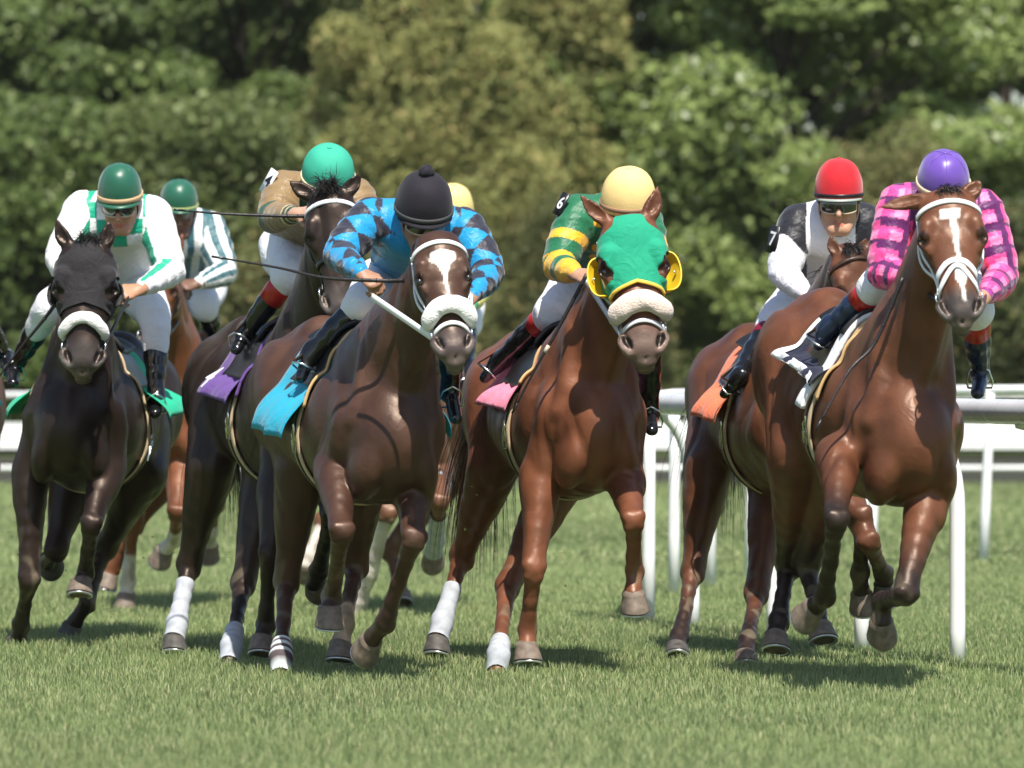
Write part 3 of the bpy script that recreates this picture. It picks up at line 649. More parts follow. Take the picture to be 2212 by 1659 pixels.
        cc = np.tile(A(.42, .44, .48), (len(X), 1))*(1-.16*(np.sin(np.arange(len(X))//nn*1.9+np.arange(len(X))%nn*.31) > .5))[:, None]
        if striped:
            row = np.arange(len(X))//nn; cc = np.where(((row//2) % 2 == 0)[:, None], A(.66, .68, .68), A(.10, .075, .08))
        mesh_obj('bandage', X, Fq, mat('bandage_wrap', attr=True, rough=.85, spec=.2, bump=.0015, bscale=80, var=.12, vscale=30), root, col=cc)
    tack(H, sp)
    return H

def lath(mb, c, axis, ref, rx, rz, n=14, m=8, k=1.0):
    """ellipsoid helper"""
    axis = nrm(axis); ref = nrm(ref-axis*(np.asarray(ref)@axis)); b = np.cross(axis, ref); V, F = [], []
    for i in range(m+1):
        ph = math.pi*i/m
        for j in range(n):
            t = 2*math.pi*j/n; V.append(c+axis*math.cos(ph)*rz+(ref*math.cos(t)+b*math.sin(t)*k)*math.sin(ph)*rx)
    for i in range(m):
        for j in range(n): F.append((i*n+j, (i+1)*n+j, (i+1)*n+(j+1) % n, i*n+(j+1) % n))
    return mb.add(V, F)

# ---- tack: straps laid on the horse by marching onto its surface
def headpath(H, path, off=.002, sel=('head',)):
    """path of (a, theta degrees): theta 0 = front of the face, +90 = picture right"""
    O, Dn = [], []
    for a, th in path:
        t = R_(th); hn = nrm(H.hp(0, 0, 1)-H.hp(0)); hs = nrm(H.hp(0, 1, 0)-H.hp(0)); dv = hn*math.cos(t)+hs*math.sin(t)
        c = H.hp(a, 0, -.06); O.append(c+dv*.3); Dn.append(-dv)
    X, N = march(H.B, O, Dn, sel, .3)
    return X+N*off, N
def interp(path, n):
    path = np.array(path, float); s = np.linspace(0, len(path)-1, n); out = []
    for x in s:
        i = min(int(x), len(path)-2); f = x-i; p0 = path[max(i-1, 0)]; p3 = path[min(i+2, len(path)-1)]
        out.append(cr(p0, path[i], path[i+1], p3, f))
    return out
def strap(H, name, path, w, m, th=.004, n=24, off=.002, parent=None, sel=('head',)):
    X, N = headpath(H, interp(path, n), off, sel); mb = MB()
    for _ in range(2): X[1:-1] = (X[:-2]+2*X[1:-1]+X[2:])/4
    mb.ribbon(list(X), list(N), w, th); return mb.build(name, m, parent or H.root)
def bodypatch(H, fx, x0, x1, t0, t1, nx, nt_, off, edge=None, rip=.004):
    """grid patch on the trunk. x along the body, theta from the top (0) down the picture-left (<0) or right (>0) flank"""
    sgn = 1 if H.side[0] > 0 else -1; O, Dn, prm = [], [], []
    for i in range(nt_):
        for j in range(nx):
            v, u = i/(nt_-1), j/(nx-1); th = R_(t0+(t1-t0)*v); x = fx(x0+(x1-x0)*u, v) if fx else x0+(x1-x0)*u
            dv = H.up*math.cos(th)+H.side*sgn*math.sin(th); c = H.bp(x, 0, -.02); O.append(c+dv*.6); Dn.append(-dv); prm.append((u, v))
    X, N = march(H.B, O, Dn, ('torso',), .6); prm = np.array(prm)
    flare = smooth01((prm[:, 1]-.62)/.38)*(edge or 0)
    X = X+N*(off+flare+rip*noise(X, 16, 8)*(.3+prm[:, 1])+(rip > .008)*smooth01((prm[:, 1]-.35)/.6)*(.016*np.sin(prm[:, 0]*13+4*prm[:, 1])+.010*np.sin(prm[:, 0]*27)))[:, None]
    F = [(i*nx+j, i*nx+j+1, (i+1)*nx+j+1, (i+1)*nx+j) for i in range(nt_-1) for j in range(nx-1)]
    return X, N, F, prm
def solid(X, N, F, th):
    """give a sheet real thickness"""
    n = len(X); X2 = np.concatenate([X, X-N*th]); F = list(F); E = {}
    for f in F:
        for i in range(4):
            e = (f[i], f[(i+1) % 4]); E[e] = 1
    F2 = F+[tuple(v+n for v in f[::-1]) for f in F]
    for (a, b) in list(E):
        if (b, a) not in E: F2.append((b, a, a+n, b+n))
    return X2, F2

def tack(H, sp):
    T = sp.get('tack', {}); root = H.root
    br = {'w': m_wstrap, 'b': m_bstrap, 'k': m_kstrap}[T.get('bridle', 'b')]
    w0 = T.get('bw', .020)
    if T.get('browband', True): 
        path = [(.085, -82), (.065, -50), (.055, -22), (.053, 0), (.055, 22), (.065, 50), (.085, 82)]
        hb_ = 'hood' in T; strap(H, 'browband', path, w0, T.get('browmat', br), n=30, off=.0005 if hb_ else .003, th=.002 if hb_ else .005)
    for s in (-1, 1):
        strap(H, 'cheek_strap', [(.05, s*95), (.16, s*98), (.28, s*100), (.38, s*95), (.46, s*88)], w0*.85, br, n=20, off=.008)
        strap(H, 'cheek_strap', [(.04, s*110), (.16, s*118), (.28, s*122), (.37, s*118), (.43, s*100)], w0*.7, br, n=20, off=.010)
    nb = T.get('noseband', 'plain')
    if nb == 'plain': strap(H, 'noseband', [(.34, -170), (.345, -110), (.335, -60), (.325, 0), (.335, 60), (.345, 110), (.34, 170)], w0*1.1, br, n=40, off=.004)
    if nb == 'figure8':
        strap(H, 'noseband', [(.41, -130), (.40, -95), (.375, -60), (.335, -28), (.325, 0), (.335, 28), (.375, 60), (.40, 95), (.41, 130)], w0*1.15, br, n=40, off=.003, th=.004)
        strap(H, 'noseband', [(.47, -110), (.455, -80), (.42, -50), (.365, -18), (.352, 0), (.365, 18), (.42, 50), (.455, 80), (.47, 110)], w0*.95, br, n=40, off=.0065, th=.004)
    if nb in ('fleece', 'creamfleece'):
        dr_ = T.get('droop', .045); fr = T.get('fleece', (.385, .036, 100)); a0, rad, ext = fr
        X, N = headpath(H, interp([(a0+dr_, -ext), (a0+dr_*.45, -ext*.6), (a0-.012, -ext*.3), (a0-.02, 0), (a0-.012, ext*.3), (a0+dr_*.45, ext*.6), (a0+dr_, ext)], 44), rad*.62)
        mb = MB(); k = len(X); rr = [rad*(.55+.45*math.sin(math.pi*min(i, k-1-i)/max(8, 1)/1.0*.5) if min(i, k-1-i) < 8 else rad) for i in range(k)]
        rr = [rad*(1-.5*max(0, 1-min(i, k-1-i)/6)) for i in range(k)]
        mb.tube(list(X), rr, n=22, up=[tuple(v) for v in N], flat=.78)
        Vv = np.array(mb.V); mb.V = list(Vv+(noise(Vv, 130, 2)*.0022+noise(Vv, 60, 3)*.003)[:, None])
        fo = mb.build('fleece_noseband', m_fleece if nb == 'fleece' else m_fleecet, root)
    if T.get('nosestrap'): strap(H, 'nose_strap', [(.50, -115), (.475, -70), (.455, -30), (.45, 0), (.455, 30), (.475, 70), (.50, 115)], w0*.9, br, n=34, off=.006, th=.006)
    # bit rings and cheek pieces
    H.bit = {}
    for s in (-1, 1):
        X, N = headpath(H, [(.475, s*88)], .012); c = X[0]; H.bit[s] = c; mb = MB()
        ha = nrm(H.hp(1)-H.hp(0)); f2 = nrm(np.cross(ha, N[0])); ring = [c+(ha*math.cos(t)+f2*math.sin(t))*.032*H.q for t in np.linspace(0, 2*math.pi, 20)]
        mb.tube(ring, .0042, n=7, caps=False); mb.build('bit_ring', m_steel, root)
    # hood
    if 'hood' in T:
        hm, cups, trim = T['hood']; cs = T.get('cupsize', 1.); na, ntt = 110, 111; O = []
        top, bot = -.015, .335
        prm = []
        for i in range(na):
            for j in range(ntt):
                u = i/(na-1); v = (j/(ntt-1)*2-1); a = top+(bot-top)*u
                wmax = 38+92*smooth01((u-.10)/.32); th = v*wmax
                if u > .8: a = a-.055*(1-abs(v))*((u-.8)/.2)
                prm.append((a, th))
        X, N = headpath(H, prm, .0085)
        X = X+N*(.0018*noise(X, 55, 4))[:, None]
        prm = np.array(prm); a_, th_ = prm[:, 0], prm[:, 1]
        hole = np.hypot((a_-.208)/.062, (np.abs(th_)-76)/24) < 1
        F = []; rim = []
        for i in range(na-1):
            for j in range(ntt-1):
                q_ = (i*ntt+j, i*ntt+j+1, (i+1)*ntt+j+1, (i+1)*ntt+j)
                if not any(hole[list(q_)]): F.append(q_)
        X2, F2 = solid(X, N, F, .003); hd = mesh_obj('hood', X2, F2, hm, root)
        if trim: 
            row = X[(na-1)*ntt:(na)*ntt]; rn = N[(na-1)*ntt:]
            mb = MB(); mb.ribbon(list(row[14:-14]), list(rn[14:-14]), .016, .004); mb.build('hood_trim', trim, hd)
        if cups:
            for s in (-1, 1):
                c = headpath(H, [(.215, s*94)], .0)[0][0]; ha = nrm(H.hp(1)-H.hp(0)); hs = nrm(H.hp(0, 1, 0)-H.hp(0))*s; hn = nrm(H.hp(0, 0, 1)-H.hp(0))
                V_, F_ = [], []; n1, n2 = 9, 15
                for i in range(n1):
                    for j in range(n2):
                        f = i/(n1-1); t = math.pi*(j/(n2-1)); rr = .086*H.q*cs
                        # half bowl: open to the front, bulging outward and back
                        out = math.sin(t)**.55*(.068*H.q*cs)*f**.6
                        V_.append(c-hn*(.055-.075*f)*H.q+ha*(-math.cos(t))*rr*(.80+.20*f)+hs*out)
                for i in range(n1-1):
                    for j in range(n2-1): F_.append((i*n2+j, i*n2+j+1, (i+1)*n2+j+1, (i+1)*n2+j))
                Va = np.array(V_); Nn = np.tile(hs*.7-hn*.7, (len(Va), 1)); V2, F2 = solid(Va+Nn*.004, Nn, F_, .006); cup = sub('blinker_cup', V2, F2, cups, hd)
                mb = MB(); rimp = [Va[(n1-1)*n2+j] for j in range(n2)]; mb.tube(rimp, .0045, n=7); mb.build('cup_rim', cups, cup)
                mb = MB(); cc = c+hs*.045*H.q+hn*.004; lath(mb, cc, hs*.5+hn*.8, ha, .008, .004); mb.build('cup_stud', m_steel, cup)
    # reins
    # trunk tack as a saddle of its own resting on the horse
    S = T.get('saddle')
    if not S: return
    cx, cy = H.bp(.85, 0, 0)[:2]
    sr = thing('racing_saddle', (cx, cy, H.bp(.85, 0, .3)[2]), S['label'], 'saddle', 'racing saddles'); H.sr = sr
    bl = lambda s: s*(1 if True else 1)
    cm = S['cloth']
    for s in (-1, 1):
        dep = S.get('depth', 92)
        fx = lambda x, v: x-.10*v*0+.03*math.sin(v*3)
        X, N, F, pr = bodypatch(H, fx, .50, 1.12, s*2, s*dep, 26, 30, .012, edge=S.get('flare', .03), rip=.010)
        X, F = solid(X, N, F, .004); c1 = mesh_obj('saddle_cloth', X, F, cm, sr)
        if S.get('border'):
            for (xa, xb, ta, tb) in ((.50, .535, 2, dep), (.50, 1.12, dep-7, dep)):
                X, N, F, pr = bodypatch(H, fx if xb < .6 else None, xa, xb, s*ta, s*tb, 10 if xb < .6 else 26, 30 if xb < .6 else 4, .0165, edge=S.get('flare', .03) if xb < .6 else 0, rip=.010)
                if xb > .6: X = X+N*S.get('flare', .03)
                X, F = solid(X, N, F, .003); sub('cloth_border', X, F, S['border'], c1)
        if S.get('number') and s == -1:
            ch, m1, xc, tc, sz = S['number']
            def bend(Vg, s=s):
                O = []; Dn = []
                for x_, y_, z_ in Vg:
                    th = R_(s*(tc-y_/.30*57.3)); dv = H.up*math.cos(th)+H.side*(1 if H.side[0] > 0 else -1)*math.sin(th); O.append(H.bp(xc+x_*S.get('nsx', 1), 0, -.02)+dv*.6); Dn.append(-dv)
                X_, N_ = march(H.B, O, Dn, ('torso',), .6); fl = smooth01((tc-Vg[:, 1]/.30*57.3)/dep/.38-.62/.38)*S.get('flare', .03)
                return X_+N_*(.034+fl+Vg[:, 2])[:, None]
            glyph(ch, None, None, None, None, sz, m1, c1, bend=bend)
        if S.get('roll'):
            X, N, F, pr = bodypatch(H, lambda x, v: x+.02*v, .98, 1.06, s*2, s*(S.get('paddeg', 80)+12), 10, 30, .040, edge=.02, rip=.004)
            X, F = solid(X, N, F, .020); mesh_obj('cloth_roll', X, F, S['roll'], sr)
        # pad roll along the front edge
        X, N, F, pr = bodypatch(H, lambda x, v: x, S.get('padx', 1.08), 1.16, s*2, s*(S.get('paddeg', 80)), 8, 26, .022, rip=.002)
        X, F = solid(X, N, F, .012); mesh_obj('pad', X, F, S.get('pad', m_tan), sr)
        # flap
        X, N, F, pr = bodypatch(H, lambda x, v: x+.05*math.sin(v*3.1), .66, 1.04, s*8, s*62, 16, 18, .024, rip=.001)
        X, F = solid(X, N, F, .006); mesh_obj('flap', X, F, m_kstrap, sr)
    X, N, F, pr = bodypatch(H, None, .62, 1.04, -22, 22, 16, 13, .030, rip=0)
    X = X+N*(.03*(np.abs(pr[:, 0]-.5)*2)**2)[:, None]; X, F = solid(X, N, F, .02); mesh_obj('seat', X, F, m_kstrap, sr)
    # girth
    O, Dn = [], []; sg = 1 if H.side[0] > 0 else -1
    ths = np.linspace(-292, -68, 50)
    for th in ths:
        t = R_(th); dv = H.up*math.cos(t)+H.side*sg*math.sin(t); O.append(H.bp(1.06, 0, -.02)+dv*.6); Dn.append(-dv)
    X, N = march(H.B, O, Dn, ('torso',), .6); mb = MB(); mb.ribbon(list(X+N*.010), list(N), .075, .006); g = mb.build('girth', S.get('girth', m_tand), sr)
    mb = MB(); mb.ribbon(list(X+N*.018), list(N), .022, .003); mb.build('girth_strap', m_kstrap, g)
    for s in (-1, 1):
        i = 10 if s < 0 else -11
        bi = X[i]+N[i]*.024; tn = nrm(X[i+1]-X[i-1]); b2 = np.cross(tn, N[i]); mb = MB()
        mb.tube([bi+tn*.028*a+b2*.018*b for a, b in ((-1, -1), (-1, 1), (1, 1), (1, -1), (-1, -1))], .0035, n=6); mb.tube([bi+b2*.018, bi+tn*.10+b2*.03, bi+tn*.06-b2*.005, bi], .005, n=6); mb.build('buckle', m_steel, g)
# ================================================================== RIDERS
m_skin = lambda: mat('skin', attr=True, rough=.5, spec=.4, bump=.0006, bscale=160, sub_=.08)
m_silk = mat('racing_silk', attr=True, rough=.46, spec=.32, sheen=.25, bump=.0015, bscale=90, wave=13)
m_breech = mat('white_breeches', (.78, .78, .82), rough=.65, spec=.3, bump=.0012, bscale=90, wave=16)
m_lens = mat('goggle_lens', (.012, .012, .014), rough=.05, spec=1.0, coat=1)
m_elastic = mat('elastic_band', (.62, .50, .34), rough=.8, spec=.2)
m_whip = mat('whip_leather', (.018, .014, .016), rough=.4, spec=.5, bump=.002, bscale=180)
m_lace = mat('whip_tape', (.55, .5, .4), rough=.6)
def hand_prims(B, wr, w, n, s, g='hand', sc=1.0, curl=1.0):
    """fist: wr wrist point, w wrist->knuckles, n back of the hand, s towards the thumb"""
    w = nrm(w); n = nrm(n-w*(np.asarray(n)@w)); s = nrm(np.asarray(s)-w*(np.asarray(s)@w)-n*(np.asarray(s)@n)); q = sc
    B.seg(wr-w*.02, wr+w*.012, .026*q, .027*q, .020*q, .019*q, side=s, k=.015, g=g)
    B.seg(wr+w*.012, wr+w*.078*q, .030*q, .038*q, .017*q, .015*q, side=s, k=.012, g=g)
    for i, (o, ln) in enumerate(((.030, .95), (.010, 1.05), (-.010, 1.0), (-.029, .82))):
        r = (.0098, .0100, .0096, .0086)[i]*q; a = wr+w*(.082-.004*abs(i-1))*q+s*o*q-n*.001; l = ln*q
        b = a+nrm(w*.55-n*.85*curl+s*.02*(1.5-i))*.040*l; c = b+nrm(-w*.45-n*.75*curl)*.025*l; d = c+nrm(-w*.95+n*.1)*.020*l
        B.ell(a+n*.003, (r*1.25, r*1.25, r*1.15), k=.006, g=g)
        B.seg(a-w*.02, a, r*1.1, r*1.15, k=.006, g=g); B.seg(a, b, r*1.1, r, k=.004, g=g); B.seg(b, c, r*1.05, r*.92, k=.004, g=g); B.seg(c, d, r*.95, r*.8, k=.004, g=g)
    t0 = wr+w*.022*q+s*.026*q-n*.006; t1 = t0+nrm(w*.55+s*.65-n*.35)*.036*q; t2 = t1+nrm(w*.8-n*.5-s*.1)*.030*q; t3 = t2+nrm(w*.5-n*.4-s*.6)*.022*q
    B.seg(t0, t1, .015*q, .012*q, k=.010, g=g); B.seg(t1, t2, .012*q, .0105*q, k=.004, g=g); B.seg(t2, t3, .0105*q, .009*q, k=.004, g=g)

def rider(sp):
    Rr = Horse(); J = {k: np.array(v, float) for k, v in sp['j'].items()}
    Hh = sp.get('horse', globals().get('H')); eye_ = A(0, -D0, CAMH)
    for k in ('kl', 'al', 'tl', 'kr', 'ar', 'tr'):      # legs lie against the flank, outside it
        if k not in J: continue
        p = J[k]; need = {'k': .065, 'a': .062, 't': .055}[k[0]]; dv = nrm(eye_-p)
        for _ in range(60):
            if Hh.B.field(p[None], ('torso', 'neck'))[0] >= need: break
            p = p+dv*.012
        J[k] = p
    Hc = J['head']; f = nrm(sp.get('face', (0, -1, -.3))); upv = nrm(A(*sp.get('hup', (0, 0, 1)))); upv = nrm(upv-f*(upv@f)); sd = nrm(np.cross(upv, -f))   # sd: picture right for a face turned to us
    if sd[0] < 0: sd = -sd
    HS = sp.get('hs', 1.15); hp = lambda x, y, z: Hc+sd*x+f*y+upv*z
    B = Body(); M = (sd, f, upv)
    # head, eyes at half height; 0.235 m tall
    B.ell(hp(0, -.012, .030), (.074, .092, .088), M, k=.03, g='head')
    B.ell(hp(0, .012, -.025), (.062, .070, .080), M, k=.03, g='head')
    B.seg(hp(-.022, .066, -.088), hp(.022, .066, -.088), .020, .020, k=.03, g='head')          # chin
    for s in (-1, 1):
        B.seg(hp(s*.056, .0, -.045), hp(s*.024, .060, -.090), .020, .018, k=.03, g='head')      # jaw line
        B.ell(hp(s*.040, .062, -.022), (.020, .018, .018), M, k=.02, g='head')                # cheekbone
        B.ell(hp(s*.031, .088, .010), (.020, .014, .012), M, k=.012, g='head', op=-1)           # eye socket
        B.seg(hp(s*.012, .083, .026), hp(s*.046, .070, .026), .009, .008, k=.012, g='brow')       # brow
        B.ell(hp(s*.031, .068, .008), (.013, .013, .013), M, k=.004, g='eye')
        B.ell(hp(s*.076, -.010, -.005), (.010, .020, .032), M, k=.008, g='head')              # ear
        B.ell(hp(s*.011, .090, -.033), (.0085, .010, .0085), M, k=.006, g='head')              # nostril wing
    B.seg(hp(0, .080, .020), hp(0, .109, -.024), .0080, .0115, k=.010, g='head'); B.seg(hp(0, .085, -.040), hp(0, .083, -.052), .006, .006, k=.01, g='head')                 # nose
    B.seg(hp(-.015, .079, -.057), hp(.015, .079, -.057), .0050, .0050, k=.005, g='lip'); B.seg(hp(-.012, .079, -.067), hp(.012, .079, -.067), .0058, .0058, k=.005, g='lip')
    for s in (-1, 1): B.seg(hp(s*.016, .092, -.032), hp(s*.030, .076, -.062), .0025, .002, k=.012, g='head', op=-1)
    B.seg(hp(-.020, .089, -.0615), hp(.020, .089, -.0615), .0022, .0022, k=.004, g='lip', op=-1)
    for p in B.pr:      # head size
        p['a'] = Hc+(p['a']-Hc)*HS; p['k'] *= HS
        if p['ty'] == 0: p['L'] *= HS; p['r'] = (p['r'][0]*HS, p['r'][1]*HS); p['s'] = (p['s'][0]*HS, p['s'][1]*HS)
        else: p['rad'] = p['rad']*HS
        p['lo'] = Hc+(p['lo']-Hc)*HS; p['hi'] = Hc+(p['hi']-Hc)*HS
    hp = lambda x, y, z: Hc+(sd*x+f*y+upv*z)*HS
    SL, SR_ = J['sl'], J['sr']; nk = (SL+SR_)/2
    B.chain([hp(0, -.03, -.05), hp(0, -.035, -.09)*.5+nk*.5, nk], [.052, .054, .07], k=.02, g='neck')
    pel = J['hip']; B.chain([nk+(pel-nk)*.02, nk+(pel-nk)*.5+A(0, 0, .03), pel], [(.12, .08), (.11, .08), (.12, .09)], side=sd, k=.04, g='trunk')
    for k in 'lr':
        S = J['s'+k]; B.seg(nk, S, .05, .045, k=.03, g='trunk')
        if 'e'+k in J: B.chain([S, J['e'+k], J['w'+k]], [.042, .036, .024], k=.02, g='arm')
        if 'k'+k in J:
            hpk = pel+nrm(SR_-SL)*(.09 if k == 'r' else -.09)
            B.seg(hpk, J['k'+k], .06, .035, k=.02, g='leg'); B.seg(J['k'+k], J['a'+k], .035, .025, k=.02, g='leg'); B.seg(J['a'+k], J['t'+k], .022, .014, k=.02, g='leg')
    for k, (w, n, s) in sp.get('hands', {}).items():
        hand_prims(B, J['w'+k], w, n, s, g='hand', sc=sp.get('handsc', 1.08))
    V, Q = B.mesh(sp.get('bvox', .0055), smooth=1)
    G, names, T, An = B.tags(V.astype(np.float32)); sk = np.array(sp.get('skin', (.46, .25, .165)))
    col = np.tile(sk, (len(V), 1))*(1+.06*noise(V, 30, 2))[:, None]
    m = (G == names.index('lip')); col[m] = sk*np.array([.95, .62, .60])
    col[G == names.index('eye')] = (.35, .32, .3)
    m = (G == names.index('brow')); col[m] = sk*.35
    root = thing('person', (pel[0], pel[1], 0), sp['label'], 'person', 'riders crouched over their horses'); Rr.root = root
    mesh_obj('body', V, Q, m_skin(), root, col=col)
    # helmet
    rx, rz = sp.get('helm', (.118, .135)); hb = upv if 'helmup' not in sp else nrm(sp['helmup']); hf = nrm(f-hb*(f@hb)); hsd = nrm(np.cross(hb, hf))
    c0 = Hc+upv*sp.get('helmz', .068); ry = rx*1.12; mb = MB(); nn, mm = 40, 16; V_, F_ = [], []
    for i in range(mm+1):
        ph = math.pi/2*i/mm
        for j in range(nn):
            t = 2*math.pi*j/nn; seam = 1-.016*math.exp(-((((t/(math.pi/3))+.5) % 1-.5)/.06)**2)
            dip = -.030*(1-math.cos(t-math.pi/2*3))/2*0
            V_.append(c0+hb*(math.sin(ph)**.94*rz)+(hsd*math.cos(t)*rx+hf*math.sin(t)*ry)*(max(math.cos(ph), 0)**.80)*seam)
    for i in range(mm):
        for j in range(nn): F_.append((i*nn+j, i*nn+(j+1) % nn, (i+1)*nn+(j+1) % nn, (i+1)*nn+j))
    b0 = len(V_)
    for z, k in ((-.026, 1.0), (-.030, .95), (.0, .94)):
        for j in range(nn):
            t = 2*math.pi*j/nn; V_.append(c0+hb*z+(hsd*math.cos(t)*rx+hf*math.sin(t)*ry)*k)
    for a_, b_ in ((b0, 0), (b0+nn, b0), (b0+2*nn, b0+nn)):
        for j in range(nn): F_.append((a_+j, a_+(j+1) % nn, b_+(j+1) % nn, b_+j))
    Vh = np.array(V_); Vh[:b0] += ((Vh[:b0]-c0)*(.016*noise(Vh[:b0], 30, 5)+.010*noise(Vh[:b0], 75, 6))[:, None]); V_ = list(Vh)
    mb.add(V_, F_); helm = mb.build('helmet', sp['helmmat'], root)
    bz = sp.get('bandz', (-.004, .012)); mb = MB(); ring = [c0+hb*(bz[0]+.0*math.sin(t))+(hsd*math.cos(t)*rx+hf*math.sin(t)*ry)*1.012 for t in np.linspace(0, 2*math.pi, 49)[:-1]]
    mb.ribbon(ring, [nrm(p-c0) for p in ring], bz[1]*2, .003, closed=True); mb.build('helmet_band', sp.get('bandmat', m_elastic), helm)
    pk = sp.get('peak', .035)
    if pk:
        V_, F_ = [], []; n1 = 17
        for j in range(n1):
            t = math.pi*(.10+.80*j/(n1-1)); rim = c0+hb*(-.022)+(hsd*math.cos(t)*rx+hf*math.sin(t)*ry)*.985; o = c0+hb*(-.030)+(hsd*math.cos(t)*rx*1.0+hf*math.sin(t)*(ry+pk))*1.0
            V_ += [rim, (rim+o)/2+hb*.004, o, o-hb*.004, rim-hb*.005]
        for j in range(n1-1):
            for k in range(5): F_.append((j*5+k, j*5+(k+1) % 5, (j+1)*5+(k+1) % 5, (j+1)*5+k))
        mb = MB(); mb.add(V_, F_); mb.build('peak', sp.get('peakmat', sp['helmmat']), helm)
    if sp.get('seams'):
        for q_ in range(6):
            t = math.pi/3*q_+math.pi/2; mb = MB(); st = [c0+hb*(math.sin(ph)**.94*rz)*1.004+(hsd*math.cos(t)*rx+hf*math.sin(t)*ry)*(math.cos(ph)**.80)*.990 for ph in np.linspace(.06, 1.5, 14)]
            mb.tube(st, .0022, n=5); mb.build('seam', sp['helmmat'], helm)
    mb = MB()
    tp = c0+hb*rz
    if sp.get('pom'): 
        lath(mb, tp+hb*.012, hb, hf, .034, .028, 20, 14); Vv = np.array(mb.V); mb.V = list(Vv+(Vv-tp)/.03*noise(Vv, 220, 3)[:, None]*.006); mb.build('pompom', sp['helmmat'], helm)
    else: lath(mb, tp+hb*.0, hb, hf, .011, .006); mb.build('button', sp['helmmat'], helm)
    # goggles
    if sp.get('goggles', True):
        mb = MB(); V_, F_ = [], []; n1, n2 = 25, 9
        for i in range(n2):
            for j in range(n1):
                x = (j/(n1-1)*2-1); z = (i/(n2-1)*2-1); th = x*1.02
                hh = .031*(1-.35*abs(x)**3)*(1-.25*math.exp(-(x/.16)**2)*(z < 0)); 
                V_.append(hp(math.sin(th)*.084, .010+math.cos(th)*.090+  .006*(1-z*z), .010+z*hh))
        for i in range(n2-1):
            for j in range(n1-1): F_.append((i*n1+j, i*n1+j+1, (i+1)*n1+j+1, (i+1)*n1+j))
        mb.add(V_, F_); lens = mb.build('goggles', m_lens, root)
        rim = [np.array(V_[j]) for j in range(n1)]+[np.array(V_[i*n1+n1-1]) for i in range(1, n2)]+[np.array(V_[(n2-1)*n1+j]) for j in range(n1-2, -1, -1)]+[np.array(V_[i*n1]) for i in range(n2-2, 0, -1)]
        mb = MB(); mb.tube(rim+[rim[0]], .0035, n=6, caps=False); mb.build('goggle_frame', sp.get('framemat', m_elastic), lens)
        mb = MB(); st = [hp(math.sin(t)*.088, math.cos(t)*.100-.002, .020+.018*(t-1.0)) for t in np.linspace(1.05, 1.9, 8)]; mb.ribbon(st, [nrm(p-Hc) for p in st], .018, .002)
        mb.build('goggle_strap', m_kstrap, lens); mb = MB()
        st = [hp(-math.sin(t)*.088, math.cos(t)*.100-.002, .020+.018*(t-1.0)) for t in np.linspace(1.05, 1.9, 8)]; mb.ribbon(st, [nrm(p-Hc) for p in st], .018, .002); mb.build('goggle_strap', m_kstrap, lens)
    mb = MB()
    st = [hp(s*x, y, z) for s, x, y, z in ((-1, .075, .01, .04), (-1, .074, .012, -.03), (-1, .052, .035, -.088), (-1, .02, .050, -.112), (1, .02, .050, -.112), (1, .052, .035, -.088), (1, .074, .012, -.03), (1, .075, .01, .04))]
    st = interp(st, 24); mb.ribbon(st, [nrm(p-hp(0, 0, -.02)) for p in st], .013, .003); mb.build('chin_strap', sp.get('chinmat', m_kstrap), root)
    # jacket
    Jk = Body(); pf = sp.get('puff', .93)
    cw = sp.get('chestw', 1.)
    dirp = nrm(pel-nk)
    Jk.chain([nk+dirp*.02-upv*.0, nk+dirp*.20+A(0, 0, .035), nk+(pel-nk)*.62+A(0, 0, .045), pel+A(0, 0, .03)], [(.175*cw, .105), (.185*cw, .125), (.165, .125), (.15, .12)], side=sd, k=.05, g='trunk', sub=3)
    Jk.seg(SL, SR_, .078*pf, .078*pf, k=.06, g='yoke')
    Jk.ell(nk+f*.03-A(0, 0, .06), (.15*cw, .10, .11), (sd, f, upv), k=.05, g='trunk')
    Jk.chain([hp(0, -.04, -.085)*.6+nk*.4, nk+A(0, .0, .03)], [.062, .085], k=.04, g='collar')
    for k in 'lr':
        if 'e'+k not in J: continue
        S, E, W_ = J['s'+k], J['e'+k], J['w'+k]
        Jk.chain([S, (S+E)/2, E], [.080*pf, .076*pf, .068*pf], k=.05, g='up'+k, sub=3)
        Jk.chain([E, E+(W_-E)*.45, E+(W_-E)*.86], [.068*pf, .060*pf, .040], k=.02, g='fo'+k, sub=3)
        Jk.seg(E+(W_-E)*.84, W_-(W_-E)*.02, .034, .031, k=.008, g='cu'+k)
    hx = sp.get('jvox', .0065)
    wk = sp.get('wrk', 1.)
    V, Q = Jk.mesh(hx, smooth=1); G, names, T, An = Jk.tags(V.astype(np.float32)); g = np.array(names)[G]
    for k in 'lr':          # smooth sleeve coordinates for the patterns
        if 'e'+k not in J: continue
        for gg, a_, b_ in (('up'+k, J['s'+k], J['e'+k]), ('fo'+k, J['e'+k], J['w'+k])):
            m_ = g == gg; dd = b_-a_; L_ = np.linalg.norm(dd); dd = dd/L_; o1 = nrm(np.cross(dd, A(0, 1, .01))); o2 = np.cross(dd, o1); X_ = V[m_]-a_
            T[m_] = np.clip(X_@dd/L_, -.3, 1.3); An[m_] = np.arctan2(X_@o1, X_@o2)
    arm = np.char.startswith(g, 'up') | np.char.startswith(g, 'fo'); nz = noise(V, 13, 4); n2 = noise(V, 24, 5)
    ph = T*24+np.char.startswith(g, 'fo')*9+1.6*np.sin(An+nz)+2.2*nz
    fold = np.where(arm, .0042*np.clip(np.sin(ph), -.3, 1)*(.35+.65*smooth01(n2*.6+.6)), .0045*noise(V*np.array([1.7, 1, .6]), 22, 6))
    V = V+vnorm(V, Q)*(wk*(fold+.0016*noise(V, 75, 7)+.003*n2))[:, None]
